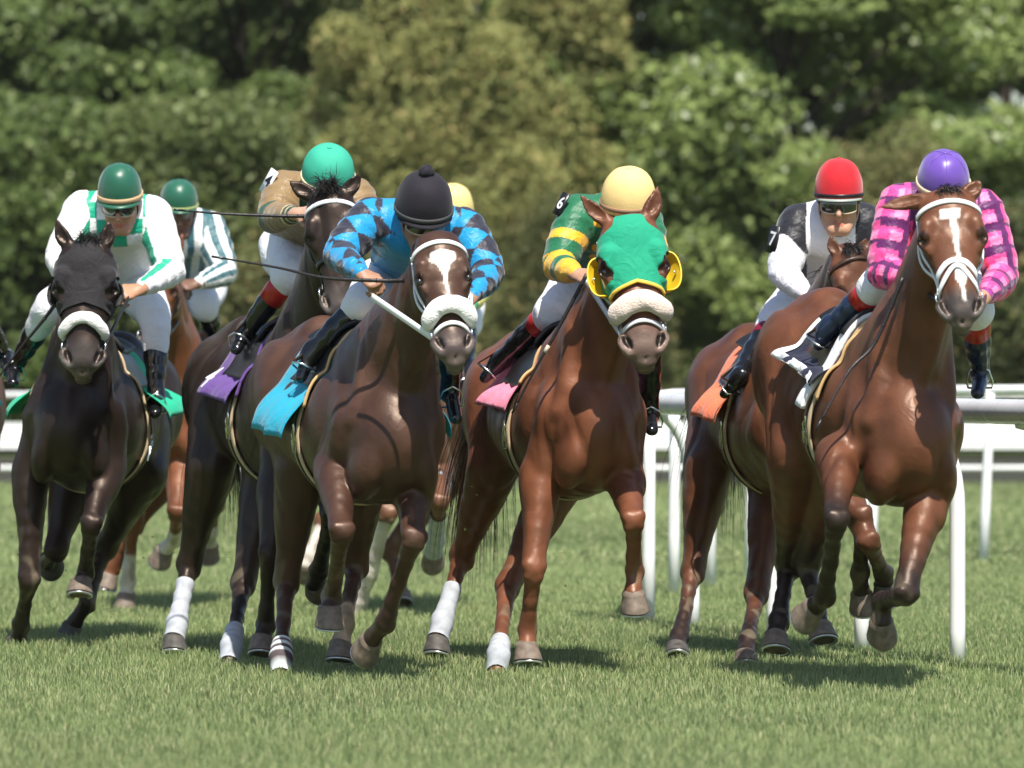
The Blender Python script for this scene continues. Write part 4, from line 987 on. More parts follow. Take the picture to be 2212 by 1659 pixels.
    loc = np.stack([(V-nk)@sd, (V-nk)@f, (V-nk)@upv, (V-nk)@dirp], 1)
    col = sp['silk'](V, g, T, An, loc)
    jo = mesh_obj('silks_jacket', V, Q, m_silk, root, col=col)
    # breeches
    Bk = Body(); Bk.ell(pel, (.155, .15, .135), k=.04, g='seat')
    for k in 'lr':
        if 'k'+k not in J: continue
        hpk = pel+nrm(SR_-SL)*(.10 if k == 'r' else -.10); K_, A_ = J['k'+k], J['a'+k]
        Bk.chain([hpk, hpk*.45+K_*.55, K_, K_+(A_-K_)*sp.get('brend', .16)], [.115, .095, .070, .054], k=.04, g='leg', sub=3)
    V, Q = Bk.mesh(.009, smooth=2, wr=lambda V: .005*noise(V, 34, 3)+.004*noise(V, 60, 4)); mesh_obj('breeches', V, Q, sp.get('breech', m_breech), root)
    # boots
    for k in 'lr':
        if 'k'+k not in J: continue
        K_, A_, T_ = J['k'+k], J['a'+k], J['t'+k]; Bo = Body(); d = A_-K_; top = K_+d*sp.get('boottop', .10)
        Bo.chain([top, K_+d*.5, K_+d*.85, A_], [.058, .056, .040, .040], k=.015, g='b', sub=2)
        fd = nrm(T_-A_); Bo.seg(A_-fd*.035, T_, .036, .030, .040, .026, side=np.cross(fd, A(0, 0, 1)), k=.03, g='f')
        V, Q = Bo.mesh(.008, smooth=1, wr=lambda V: .0022*noise(V, 50, 3)); bo = mesh_obj('boot', V, Q, sp.get('bootmat', m_boot), root)
        if sp.get('cuff') is not None and (k in sp.get('cuffs', 'lr')):
            mb = MB(); e = top+d*sp.get('cufflen', .24); mb.tube([top-d*.01, top+(e-top)*.5, e], [.0635, .0640, .0620], n=24); mb.build('boot_cuff', sp['cuff'], bo)
        # stirrup
        mb = MB(); b2 = nrm(np.cross(fd, A(0, 0, 1))); uu = nrm(np.cross(b2, fd)); c = A_+fd*.06-uu*.036
        arch = [c+b2*(.052*math.cos(t))+uu*(max(0, math.sin(t))*.105)+uu*.0 for t in np.linspace(-.25, math.pi+.25, 18)]; arch = [c-b2*.052]+arch[::-1][1:-1]+[c+b2*.052]
        mb.tube([c+b2*.052, c+b2*.055+uu*.03, c+b2*.040+uu*.08, c+uu*.105, c-b2*.040+uu*.08, c-b2*.055+uu*.03, c-b2*.052, c+b2*.052], .005, n=7); 
        stt = mb.build('stirrup_iron', m_steel, bo)
        mb = MB(); sa = c+uu*.105; q = pel*.3+K_*.7+A(0, .12, -.02); mb.ribbon([sa, sa*.6+q*.4, q], [A(-1 if k == 'l' else 1, 0, 0)]*3, .018, .003); mb.build('stirrup_leather', sp.get('lthr', m_bstrap), stt)
    return Rr, J, hp
def whip(pts, root_label, tape=None):
    mb = MB(); pts = interp([np.array(p) for p in pts], 26); k = len(pts)
    mb.tube(pts, [.0105-.0062*i/(k-1) for i in range(k)], n=8)
    for i in range(2, 9, 2): lath(mb, np.array(pts[i]), nrm(pts[i+1]-pts[i]), A(0, 0, 1) if abs(nrm(pts[i+1]-pts[i])[2]) < .9 else A(1, 0, 0), .0122, .003)
    c = np.mean(pts, 0); o = mb.build('riding_whip', m_whip); tag(o, root_label, 'whip', 'riding whips')
    mb = MB(); e = pts[-1]; d = nrm(pts[-1]-pts[-3]); n_ = A(0, -1, 0); mb.ribbon([e-d*.01, e+d*.03, e+d*.055], [n_]*3, .010, .002); f = mb.build('popper', m_kstrap); f.parent = o
    if tape is not None:
        mb = MB(); i = int(tape*(k-1)); mb.tube([pts[i], pts[i+1], pts[i+2]], .0095, n=8); t_ = mb.build('tape', m_lace); t_.parent = o
def rein(H, s, to, m, w=.018, label='', sag=.03, first=None):
    a = H.bit[s]; b = np.array(to, float); mid = (a+b)/2-A(0, 0, sag); pts = interp([a, mid, b], 16); mb = MB()
    mb.ribbon(pts, [nrm(A(s*.8, -.6, 0))]*16, w, .004); mb.build('rein', m, H.root)
def badge(J, c, n, up, char, parent, bgm, fgm, w=.085, h=.12):
    """sleeve badge with a number"""
    n = nrm(n); c = np.array(c)+n*.112; up = nrm(np.array(up)-n*(np.array(up)@n)); b = np.cross(up, n); mb = MB(); mb.box(np.array(c), w/2, h/2, .003, (b, up, n)); o = mb.build('arm_badge', bgm, parent)
    glyph(char, np.array(c)+n*.0055, b, up, n, h*.72, fgm, o)
def glyph(txt, c, b, up, n, size, m, parent, name='lettering', bend=None):
    cu = bpy.data.curves.new('txt', 'FONT'); cu.body = txt; cu.size = size; cu.extrude = .0008; cu.align_x = 'CENTER'; cu.align_y = 'CENTER'; cu.offset = size*.015
    o = bpy.data.objects.new('txt', cu); COL.objects.link(o); dg = bpy.context.evaluated_depsgraph_get(); dg.update()
    me = bpy.data.meshes.new_from_object(o.evaluated_get(dg)); COL.objects.unlink(o); bpy.data.objects.remove(o); bpy.data.curves.remove(cu)
    V = np.array([v.co[:] for v in me.vertices]); F = [tuple(p.vertices) for p in me.polygons]
    W = c+np.outer(V[:, 0], b)+np.outer(V[:, 1], up)+np.outer(V[:, 2], n) if bend is None else bend(V)
    f = mesh_obj if parent.type == 'EMPTY' else sub
    f(name, W, F, m, parent, smooth=False)
# ================================================================== THE FIELD OF RUNNERS
def LG(d, Yb=0):   # dict of legs: list of (u,v,Y)
    return {k: [P(*q) for q in v] for k, v in d.items()}



BAY = (.112, .041, .020); CHEST = (.150, .054, .027); DARK = (.040, .021, .014); BROWN = (.085, .042, .026)

# ---------------- E: right-hand bay, purple cap
if True:
    def bl(a, s, n):
        e = .005; star = np.minimum(smooth01((a-.085)/e)*smooth01((.135-a)/e), smooth01((.036-np.abs(s+.002))/e))
        wd = .0145-.004*smooth01((a-.15)/.08)+.010*smooth01((a-.30)/.08)-.013*smooth01((a-.40)/.05); strip = smooth01((a-.12)/e)*smooth01((.52-a)/.02)*smooth01((wd-np.abs(s-.004-.02*a))/e)
        return np.maximum(star, strip)*(n > -.05)
    H = horse(dict(chest=P(1935, 900, -2.0), rump=P(1782, 792, -.85), wide=1.02, coat=BAY, points=(.020, .013, .011), headw=1.13,
        poll=P(2046, 422, -2.5), nose=P(2080, 690, -2.76), face=(0.02, -1, .18), ears={-1: (.02, -.235, -.03), 1: (-.055, .115, .0)}, blaze=bl, neckw=1.05,
        legs=LG({'lf': [(1812, 985, -2.15), (1806, 1125, -2.55), (1782, 1290, -2.25), (1757, 1312, -2.15)],
                 'rf': [(2008, 1040, -2.15), (1955, 1285, -2.45), (1905, 1300, -2.12), (1903, 1345, -2.12)],
                 'lh': [(1716, 985, -1.25), (1702, 1222, -.75), (1682, 1345, -1.0), (1676, 1375, -1.05)],
                 'rh': [(1810, 985, -1.3), (1742, 1222, -.85), (1765, 1325, -1.05), (1772, 1355, -1.1)]}),
        toe={'lf': (-.35, .6, -.35), 'rf': (0, .8, -.6)}, legdark=.26,
        label='bay horse with a white blaze and white figure-eight bridle, leading at the right', taillen=.5, taildroop=3.0, fl_n=60, fl_len=.06,
        tack=dict(bridle='w', noseband='figure8', bw=.021, saddle=dict(label='black racing saddle on a white cloth, ridden by the purple capped rider', cloth=cloth('navy_cloth', (.012, .014, .035)), border=cloth('white_cloth', (.78, .78, .80)), roll=cloth('white_cloth', (.78, .78, .80)), pad=m_tan, depth=72, flare=.06))))
    HE = H
    purple = mat('purple_satin', (.13, .06, .36), rough=.34, spec=.45, sheen=.3)
    def silk(V, g, T, An, loc):
        pink = A(.80, .06, .27); pk2 = A(.85, .03, .09); pur = A(.10, .010, .10)
        col = np.tile(pink, (len(V), 1)); n = noise(V, 9, 2)
        col = np.where((n > .55)[:, None], pk2, col)
        arm = np.char.startswith(g, 'up') | np.char.startswith(g, 'fo')
        u = (T*3.2+.08*n) % 1; a_ = (An+3.3)/1.25; va = a_ % 1
        pat = np.where(arm, ((u < .42) & (np.floor(a_) % 2 < 1)) | ((va < .34) & (np.floor(a_) % 2 > 0)) | (u < .16), (np.sin(loc[:, 0]*46) > .25) | (np.sin(loc[:, 2]*30+1) > .65))
        col = np.where(((u > .6) & (va > .5))[:, None], A(.88, .20, .42), col)
        col = np.where(pat[:, None], pur, col)
        col = np.where(np.char.startswith(g, 'cu')[:, None], A(.30, .03, .25), col); return col
    R, J, hp = rider(dict(label='rider in pink and purple checked silks and purple satin cap', face=(.05, -1, -.55), helm=(.112, .138), helmmat=purple, seams=1, bandmat=mat('band_cream', (.66, .55, .36), rough=.7),
        j=dict(head=P(2036, 424, -2.0), sl=P(1942, 440, -1.85), sr=P(2122, 452, -1.85), el=P(1910, 590, -1.95), wl=P(1985, 606, -2.15), er=P(2166, 600, -1.95), wr=P(2128, 640, -2.2),
               hip=P(2010, 560, -1.15), kl=P(1900, 615, -1.75), al=P(1785, 715, -1.35), tl=P(1768, 745, -1.55), kr=P(2105, 660, -1.75), ar=P(2118, 810, -1.4), tr=P(2112, 850, -1.6)),
        hands={'l': ((.4, -1, -.2), (-.5, -.3, .8), (1, 0, .3)), 'r': ((-.5, -.8, -.3), (.6, -.5, .5), (-.6, 0, .6))}, silk=silk, cuff=mat('red_cuff', (.45, .015, .012), rough=.3, spec=.5), cufflen=.30, bootmat=mat('navy_boot', (.012, .02, .05), rough=.2, spec=.6)))
    for s, w_ in ((-1, 'wl'), (1, 'wr')): rein(H, s, J[w_]+A(0, -.05, 0), m_kstrap, sag=.02)
    whip([P(1950, 600, -2.35), P(1890, 740, -2.35), P(1835, 800, -2.4), P(1775, 905, -2.45)], 'brown whip held down beside the shoulder of the right-hand bay horse')

# ---------------- F: bay behind E, red cap
if True:
    H = horse(dict(chest=P(1722, 900, .85), rump=P(1618, 858, 1.95), wide=.98, coat=(.098, .037, .019), points=(.02, .012, .01), poll=P(1835, 545, -.05+.25), nose=P(1905, 770, .05), face=(.3, -1, .1),
        ears={-1: (-.12, -.06, .0), 1: (-.06, .10, 0)}, maneside=-1,
        legs=LG({'lf': [(1735, 1010, .5), (1862, 1115, .25), (1858, 1240, .5), (1861, 1285, .58)],
                 'rf': [(1800, 1010, .5), (1878, 1172, .2), (1908, 1240, .5), (1911, 1262, .56)],
                 'lh': [(1530, 1010, 1.6), (1496, 1238, 1.45), (1468, 1375, 1.1), (1462, 1400, 1.0)],
                 'rh': [(1672, 1030, 1.3), (1634, 1285, .95), (1615, 1385, .55), (1611, 1418, .45)]}),
        legdark=.55, darkhoof='lhrf', taildroop=1.8, taillen=.95, label='bay horse half hidden behind the white-bridled leader, carrying an orange cloth',
        tack=dict(bridle='b', saddle=dict(label='racing saddle on a pleated orange cloth, ridden by the red capped rider', cloth=cloth('orange_cloth', (.85, .20, .09)), depth=98, flare=.07, pad=m_tan))))
    red = mat('red_cap', (.52, .012, .022), rough=.75, spec=.2, bump=.0012, bscale=120, sheen=.3)
    def silk(V, g, T, An, loc):
        Wt = A(.78, .76, .80); K = A(.012, .012, .018); col = np.tile(Wt, (len(V), 1))
        fr = (np.abs(loc[:, 0]) < .115)
        body = (g == 'trunk') | (g == 'yoke')
        col = np.where((body & ~fr)[:, None], K, col)
        up = np.char.startswith(g, 'up'); col = np.where((up & (T < .50+.1*np.sin(An*2)))[:, None], K, col); return col
    R, J, hp = rider(dict(label='rider in white and black silks with red cap and dark goggles', face=(-.05, -1, -.12), helm=(.114, .158), wrk=.45, bvox=.0042, helmmat=red, bandmat=m_kstrap, peakmat=mat('peak_grey', (.3, .34, .3), rough=.5), peak=.018, skin=(.50, .27, .17), bandz=(-.008, .008),
        j=dict(head=P(1812, 446, .95), sl=P(1722, 482, 1.1), sr=P(1868, 478, 1.1), el=P(1690, 590, 1.0), wl=P(1745, 640, .75), er=P(1915, 590, 1.1), wr=P(1860, 640, .8),
               hip=P(1775, 650, 1.75), kl=P(1672, 695, 1.25), al=P(1592, 820, 1.6), tl=P(1566, 850, 1.45), kr=P(1845, 720, 1.2), ar=P(1850, 830, 1.6), tr=P(1850, 860, 1.4)),
        hands={'l': ((.6, -.7, -.3), (-.5, -.3, .8), (.6, 0, .6)), 'r': ((-.6, -.7, -.3), (.5, -.3, .8), (-.6, 0, .6))}, silk=silk, puff=.92, cuff=mat('maroon_cuff', (.20, .01, .03), rough=.3, spec=.5), cufflen=.22))
    badge(J, J['sl']*.62+J['el']*.38, (-.80, -.60, .1), (.25, -.05, 1), '7', R.root, m_kstrap, m_wstrap, .07, .13)

# ---------------- C: chestnut in a green hood, yellow cap
if True:
    green = cloth('green_hood', (.010, .30, .17)); yel = mat('yellow_plastic', (.80, .50, .02), rough=.4, spec=.5)
    H = horse(dict(chest=P(1262, 893, -.15), rump=P(1140, 868, 1.0), wide=.98, coat=CHEST, points=(.15, .052, .024), headw=1.12, muzzle=(.13, .085, .07),
        poll=P(1358, 478, -.75), nose=P(1396, 768, -1.0), face=(.06, -1, .12), ears={-1: (-.14, -.150, .02), 1: (-.14, .105, .02)}, neckw=1.0, forelock=False,
        legs=LG({'lf': [(1170, 1030, -.25), (1152, 1232, -.45), (1140, 1361, -.35), (1138, 1398, -.38)],
                 'rf': [(1345, 1025, -.30), (1368, 1125, -.75), (1371, 1235, -.55), (1368, 1285, -.6)],
                 'lh': [(1065, 1010, .75), (997, 1205, 1.05), (955, 1345, .8), (945, 1385, .75)],
                 'rh': [(1205, 1040, .45), (1095, 1270, .1), (1077, 1415, -.42), (1072, 1462, -.45)]}),
        toe={'rf': (.05, .25, -1), 'lf': (-.0, -.2, -1)}, bandage={'lh': (.45, .9, False), 'rh': (.80, 1.0, False)}, legdark=.9, darkhoof='lh', mane=(.03, .012, .008), taildroop=1.8, taillen=1.1, taildir=(-.3, 0, 0),
        label='chestnut horse in a green hood with yellow blinker cups and a fleece noseband',
        tack=dict(bridle='w', noseband='creamfleece', fleece=(.39, .049, 92), droop=.018, nosestrap=True, hood=(green, yel, mat('yellow_trim', (.75, .50, .06), rough=.7)), saddle=dict(label='racing saddle on a pink cloth, ridden by the yellow capped rider', cloth=cloth('pink_cloth', (.82, .24, .36)), padx=1.0, paddeg=60, depth=88, flare=.05, pad=m_tan))))
    ycap = mat('yellow_cap', (.82, .60, .25), rough=.75, spec=.2, bump=.0012, bscale=120)
    def silk(V, g, T, An, loc):
        Gn = A(.008, .13, .055); Y = A(.80, .42, .02); col = np.tile(Gn, (len(V), 1))
        up = np.char.startswith(g, 'up'); fo = np.char.startswith(g, 'fo'); w_ = .10*noise(V, 20, 3)
        col = np.where((up & (np.sin((T+w_*.3)*14+An*.5) > .35) & (T > .25))[:, None], Y, col)
        col = np.where((fo & ((T > .52) | (np.abs(T-.18+w_*.2) < .12)))[:, None], Y, col)
        col = np.where((np.char.startswith(g, 'cu'))[:, None], Y, col)
        dots = (g == 'trunk') & (np.hypot((loc[:, 0] % .12)-.06, (loc[:, 2] % .14)-.07) < .032)
        return np.where(dots[:, None], Y, col)
    R, J, hp = rider(dict(label='rider in green and yellow silks and pale yellow cap, behind the hooded chestnut', face=(.05, -1, -.75), helm=(.128, .160), helmz=.05, helmmat=ycap, bandmat=mat('band_brown', (.30, .17, .10), rough=.7), helmup=(.0, -.35, 1), peak=.0, bandz=(-.002, .010),
        j=dict(head=P(1357, 455, -.05), sl=P(1250, 460, .1), sr=P(1388, 478, .2), el=P(1205, 575, -.05), wl=P(1243, 592, -.35), er=P(1408, 585, .05), wr=P(1400, 640, -.2),
               hip=P(1290, 630, .75), kl=P(1195, 672, .3), al=P(1075, 785, .75), tl=P(1048, 815, .55), kr=P(1400, 700, .3), ar=P(1404, 895, .55), tr=P(1408, 930, .4)),
        hands={'l': ((.6, -.75, -.15), (-.3, -.65, .7), (.75, 0, .5)), 'r': ((-.5, -.8, -.2), (.5, -.3, .8), (-.6, 0, .6))}, silk=silk, cuff=mat('red_cuff', (.45, .015, .012), rough=.3, spec=.5), cufflen=.22))
    badge(J, J['sl'], (-.7, -.6, .35), (.35, -.1, 1), '6', R.root, m_kstrap, m_wstrap, .055, .11)
    rein(H, -1, J['wl']+A(.04, -.07, -.02), m_wstrap, w=.028, sag=.0)
    rein(H, 1, J['wr']+A(0, -.05, 0), m_wstrap, w=.022, sag=.02)
    whip([P(1268, 592, -.5), P(1200, 720, -.5), P(1160, 790, -.5), P(1118, 870, -.48)], 'black whip pointing down across the shoulder of the hooded chestnut horse', .45)

# ---------------- D: dark bay, black cap
if True:
    def bl(a, s, n):
        h = np.where(a < .135, .050, .050*np.exp(-(a-.135)/.032)+.006)
        e = .005; return smooth01((a-.085-.25*np.abs(s))/e)*smooth01((.36-a)/e)*smooth01((h-np.abs(s-.004))/e)*(n > -.06)
    H = horse(dict(chest=P(820, 905, -1.1), rump=P(688, 850, .05), wide=1.02, coat=(.060, .029, .019), points=(.045, .026, .02), headw=.98, muzzle=(.055, .042, .04),
        poll=P(945, 513, -1.7), nose=P(985, 765, -2.0), face=(.12, -1, .1), ears={-1: (.02, -.085, -.20), 1: (.02, .085, -.20)}, blaze=bl, neckw=1.02, forelock=False,
        legs=LG({'lf': [(722, 1010, -1.15), (738, 1150, -1.55), (718, 1290, -1.2), (711, 1318, -1.25)],
                 'rf': [(888, 1040, -1.2), (893, 1165, -1.5), (832, 1345, -1.25), (800, 1385, -1.15)],
                 'lh': [(648, 1015, -.2), (618, 1262, -.1), (607, 1420, -.45), (607, 1466, -.48)],
                 'rh': [(775, 1040, -.3), (768, 1225, -.1), (745, 1345, -.45), (735, 1395, -.5)]}),
        toe={'lf': (-.05, .15, -1), 'rf': (-.35, .75, -.5)}, bandage={'lh': (.80, .9, True)}, socks={'rh': .70}, sockcol=(.42, .29, .19), legdark=.62, label='dark bay horse with a white star and a white fleece noseband, second rank centre', taildroop=1.2,
        tack=dict(bridle='w', noseband='fleece', fleece=(.385, .041, 95), droop=.035, nosestrap=True, saddle=dict(label='racing saddle on a flapping light blue cloth, ridden by the black capped rider', cloth=cloth('blue_cloth', (.010, .33, .48)), depth=106, flare=.09, pad=m_tan))))
    kcap = mat('black_cap', (.016, .014, .020), rough=.75, spec=.2, bump=.0012, bscale=120, sheen=.1)
    def silk(V, g, T, An, loc):
        Bl = A(.006, .25, .52); K = A(.022, .020, .035); col = np.tile(Bl, (len(V), 1))
        arm = np.char.startswith(g, 'up') | np.char.startswith(g, 'fo'); isf = np.char.startswith(g, 'fo')
        u = T*2.2+isf*2.2; a = (An+math.pi)/(2*math.pi)*6
        dm = (np.sin((u+a*.5)*math.pi)*np.sin((u-a*.5)*math.pi) > 0)
        col = np.where((arm & dm)[:, None], K, col)
        tr = (g == 'trunk') | (g == 'yoke'); d2 = (np.sin((loc[:, 0]+loc[:, 2])*26)*np.sin((loc[:, 0]-loc[:, 2])*26) > 0) & (np.abs(loc[:, 0]) > .11)
        col = np.where((tr & d2)[:, None], K, col); return col
    R, J, hp = rider(dict(label='rider in blue and black checked silks and black cap with a pompom', face=(.15, -1, -.5), helm=(.127, .158), helmz=.060, helmmat=kcap, bandmat=mat('band_dark', (.05, .05, .05), rough=.7), pom=True, skin=(.36, .19, .12), bandz=(-.006, .010), peak=.02,
        j=dict(head=P(914, 474, -1.1), sl=P(800, 470, -.95), sr=P(1002, 490, -.95), el=P(732, 552, -1.15), wl=P(780, 590, -1.5), er=P(1056, 590, -1.1), wr=P(1020, 640, -1.4),
               hip=P(880, 610, -.2), kl=P(785, 655, -.75), al=P(668, 770, -.4), tl=P(650, 815, -.55), kr=P(975, 670, -.8), ar=P(972, 850, -.5), tr=P(985, 905, -.7)),
        hands={'l': ((.75, -.5, -.55), (.15, -.75, .7), (.6, 0, -.5)), 'r': ((-.5, -.7, -.4), (.5, -.3, .8), (-.6, 0, .6))}, silk=silk))
    rein(H, -1, P(803, 640, -1.72), m_wstrap, w=.030, sag=.0)
    rein(H, 1, J['wr']+A(0, -.05, 0), m_wstrap, w=.022, sag=.02)
    whip([P(872, 606, -1.62), P(810, 606, -1.66), P(700, 600, -1.6), P(600, 578, -1.5), P(482, 558, -1.4)], 'long black whip held level by the black capped rider')

# ---------------- B: dark horse with head up, teal cap
if True:
    H = horse(dict(chest=P(662, 880, .75), rump=P(535, 842, 1.9), wide=.98, coat=(.020, .012, .009), points=(.012, .009, .008), headw=1.0, fl_n=150, fl_len=.11,
        poll=P(712, 420, .15), nose=P(735, 678, -.05), face=(-.05, -1, .25), ears={-1: (-.085, -.160, .02), 1: (-.090, .140, .02)}, neckw=.95, fdir=A(0, -.3, .8),
        legs=LG({'lf': [(600, 1060, .5), (583, 1200, .35), (574, 1350, .45), (566, 1384, .4)],
                 'rf': [(720, 1040, .45), (716, 1120, .1), (688, 1235, .4), (680, 1262, .45)],
                 'lh': [(455, 1010, 1.6), (407, 1225, 1.75), (382, 1350, 1.5), (376, 1383, 1.45)],
                 'rh': [(575, 1040, 1.2), (524, 1264, 1.0), (500, 1398, .55), (494, 1440, .5)]}),
        toe={'rf': (0, .85, -.2)}, bandage={'lh': (.28, .95, False), 'rh': (.72, .95, False)}, legdark=.5, darkhoof='lh', label='dark brown horse with its head held high, ridden by the teal capped rider', taildir=(.22, 0, 0), taildroop=1.5, taillen=1.0,
        tack=dict(bridle='k', browmat=m_wstrap, saddle=dict(label='racing saddle on a purple cloth, ridden by the teal capped rider', cloth=cloth('purple_cloth', (.13, .06, .26)), number=('4', m_wstrap, .64, 70, .20), depth=88, flare=.05, pad=cloth('purple_cloth', (.13, .06, .26))))))
    teal = mat('teal_cap', (.045, .38, .26), rough=.75, spec=.2, bump=.0012, bscale=120)
    def silk(V, g, T, An, loc):
        Gd = A(.24, .155, .07); Dg = A(.01, .045, .03); col = np.tile(Gd, (len(V), 1))
        cu = np.char.startswith(g, 'cu') | (np.char.startswith(g, 'fo') & (T > .72)); col = np.where(cu[:, None], Dg, col)
        col = np.where((cu & (np.sin(T*60) > .3))[:, None], A(.62, .45, .22), col)
        band = np.char.startswith(g, 'fo') & (T < .12); col = np.where(band[:, None], A(.03, .08, .06), col)
        low = (g == 'trunk') & (loc[:, 3] < .25) & (loc[:, 1] > .05); return np.where(low[:, None], A(.02, .05, .03), col)
    R, J, hp = rider(dict(label='rider in gold brown silks and plain teal cap, raised whip hand', face=(.1, -1, -.6), helm=(.124, .145), helmz=.055, helmmat=teal, bandmat=mat('band_cream', (.66, .55, .36), rough=.7), peak=.0, bandz=(-.010, .010), skin=(.48, .28, .2),
        j=dict(head=P(708, 400, .85), sl=P(618, 408, .95), sr=P(768, 425, 1.0), el=P(590, 472, .8), wl=P(640, 462, .45), er=P(785, 500, .9), wr=P(775, 520, .55),
               hip=P(655, 535, 1.6), kl=P(628, 592, 1.15), al=P(527, 722, 1.65), tl=P(510, 755, 1.45), kr=P(745, 640, 1.0), ar=P(750, 740, 1.4), tr=P(750, 780, 1.3)),
        hands={'l': ((.8, -.5, .1), (-.1, -.8, .6), (.1, -.3, -1)), 'r': ((-.5, -.8, -.2), (.5, -.3, .8), (-.6, 0, .6))}, silk=silk, cuff=mat('red_cuff', (.45, .015, .012), rough=.3, spec=.5), cufflen=.30, boottop=.12))
    badge(J, J['sl'], (-.7, -.65, .3), (.5, -.2, 1), '4', R.root, m_wstrap, m_kstrap, .06, .12)
    whip([P(690, 465, .38), P(640, 467, .38), P(560, 465, .38), P(470, 461, .36), P(400, 455, .3)], 'thin black whip held level by the teal capped rider')

# ---------------- A: near-black horse in a black hood, dark green cap
if True:
    khood = cloth('black_hood', (.018, .016, .018))
    H = horse(dict(chest=P(172, 893, 2.35), rump=P(262, 868, 3.5), wide=1.0, coat=(.018, .011, .009), points=(.020, .014, .012), headw=1.16,
        poll=P(186, 533, 1.75), nose=P(178, 800, 1.55), face=(.0, -1, .25), ears={-1: (-.135, -.105, .02), 1: (-.125, .075, .02)}, fdir=A(.3, -.2, .9),
        legs=LG({'lf': [(68, 1010, 2.3), (63, 1255, 2.2), (45, 1350, 2.4), (38, 1385, 2.45)],
                 'rf': [(232, 1010, 2.2), (197, 1135, 1.9), (184, 1240, 2.15), (175, 1258, 2.1)],
                 'lh': [(160, 1030, 3.1), (120, 1190, 2.9), (100, 1215, 3.3), (108, 1205, 3.4)],
                 'rh': [(310, 1020, 3.1), (228, 1185, 3.35), (188, 1300, 3.2), (155, 1355, 3.25)]}),
        toe={'rf': (-.02, -.35, -1)}, legdark=.5, darkhoof='lflhrh', label='near-black horse in a black hood with a white fleece noseband, at the left',
        tack=dict(bridle='k', noseband='fleece', fleece=(.375, .030, 100), cupsize=.66, hood=(khood, khood, None), saddle=dict(label='racing saddle on a bright green cloth, ridden by the rider with sunlit white sleeves', cloth=cloth('green_cloth', (.01, .42, .24)), depth=96, flare=.13, pad=m_tand))))
    gcap = mat('green_satin', (.012, .10, .058), rough=.36, spec=.45, sheen=.2)
    def silk(V, g, T, An, loc):
        Wt = A(.80, .79, .80); Gn = A(.0, .34, .20); col = np.tile(Wt, (len(V), 1)); w_ = .12*noise(V, 12, 4)
        arm = np.char.startswith(g, 'up') | np.char.startswith(g, 'fo') | np.char.startswith(g, 'cu')
        side_ = np.where(np.char.endswith(g, 'r'), 1, -1)
        col = np.where((arm & (np.abs(np.angle(np.exp(1j*(An-sp_ang(g)))))+w_ < .32))[:, None], Gn, col)
        tr = (g == 'trunk') | (g == 'collar')
        chk = ((np.floor((loc[:, 0]+.02)/.075)+np.floor(loc[:, 2]/.075)) % 2 == 0)
        col = np.where((tr & chk & (loc[:, 1] > .0) & (np.abs(loc[:, 0]) < .16))[:, None], Gn, col)
        col = np.where(((g == 'yoke') & (np.abs(np.abs(loc[:, 0])-.10) < .045))[:, None], Gn, col); return col
    def sp_ang(g): return np.where(np.char.endswith(g, 'r'), -.9, .9)
    R, J, hp = rider(dict(label='rider in white silks with green stripes, checks and dark green cap', face=(-.05, -1, -.35), helm=(.110, .150), helmz=.062, bvox=.0042, helmmat=gcap, seams=1, bandmat=mat('band_tan', (.55, .36, .20), rough=.7), skin=(.42, .22, .13), peak=.025,
        j=dict(head=P(260, 444, 2.5), sl=P(178, 452, 2.6), sr=P(332, 462, 2.6), el=P(128, 560, 2.45), wl=P(165, 625, 2.1), er=P(368, 588, 2.5), wr=P(302, 625, 2.15),
               hip=P(250, 610, 3.3), kl=P(110, 660, 2.9), al=P(30, 800, 3.2), tl=P(28, 828, 3.0), kr=P(335, 690, 2.8), ar=P(338, 865, 3.15), tr=P(335, 893, 2.95)),
        hands={'l': ((.5, -.7, -.4), (-.4, -.5, .8), (.7, 0, .5)), 'r': ((-.85, -.55, -.25), (.1, -.75, .65), (-.3, 0, .8))}, silk=silk, boottop=.40, brend=.46, puff=.95, handsc=1.15))
    rein(H, 1, J['wr']+A(-.05, -.07, -.04), m_kstrap, sag=.0); rein(H, -1, J['wl']+A(0, -.06, -.03), m_kstrap, sag=.0)
    whip([P(132, 640, 2.0), P(95, 690, 2.05), P(50, 745, 2.1), P(8, 800, 2.15)], 'whip trailing down to the left edge beside the hooded dark horse')

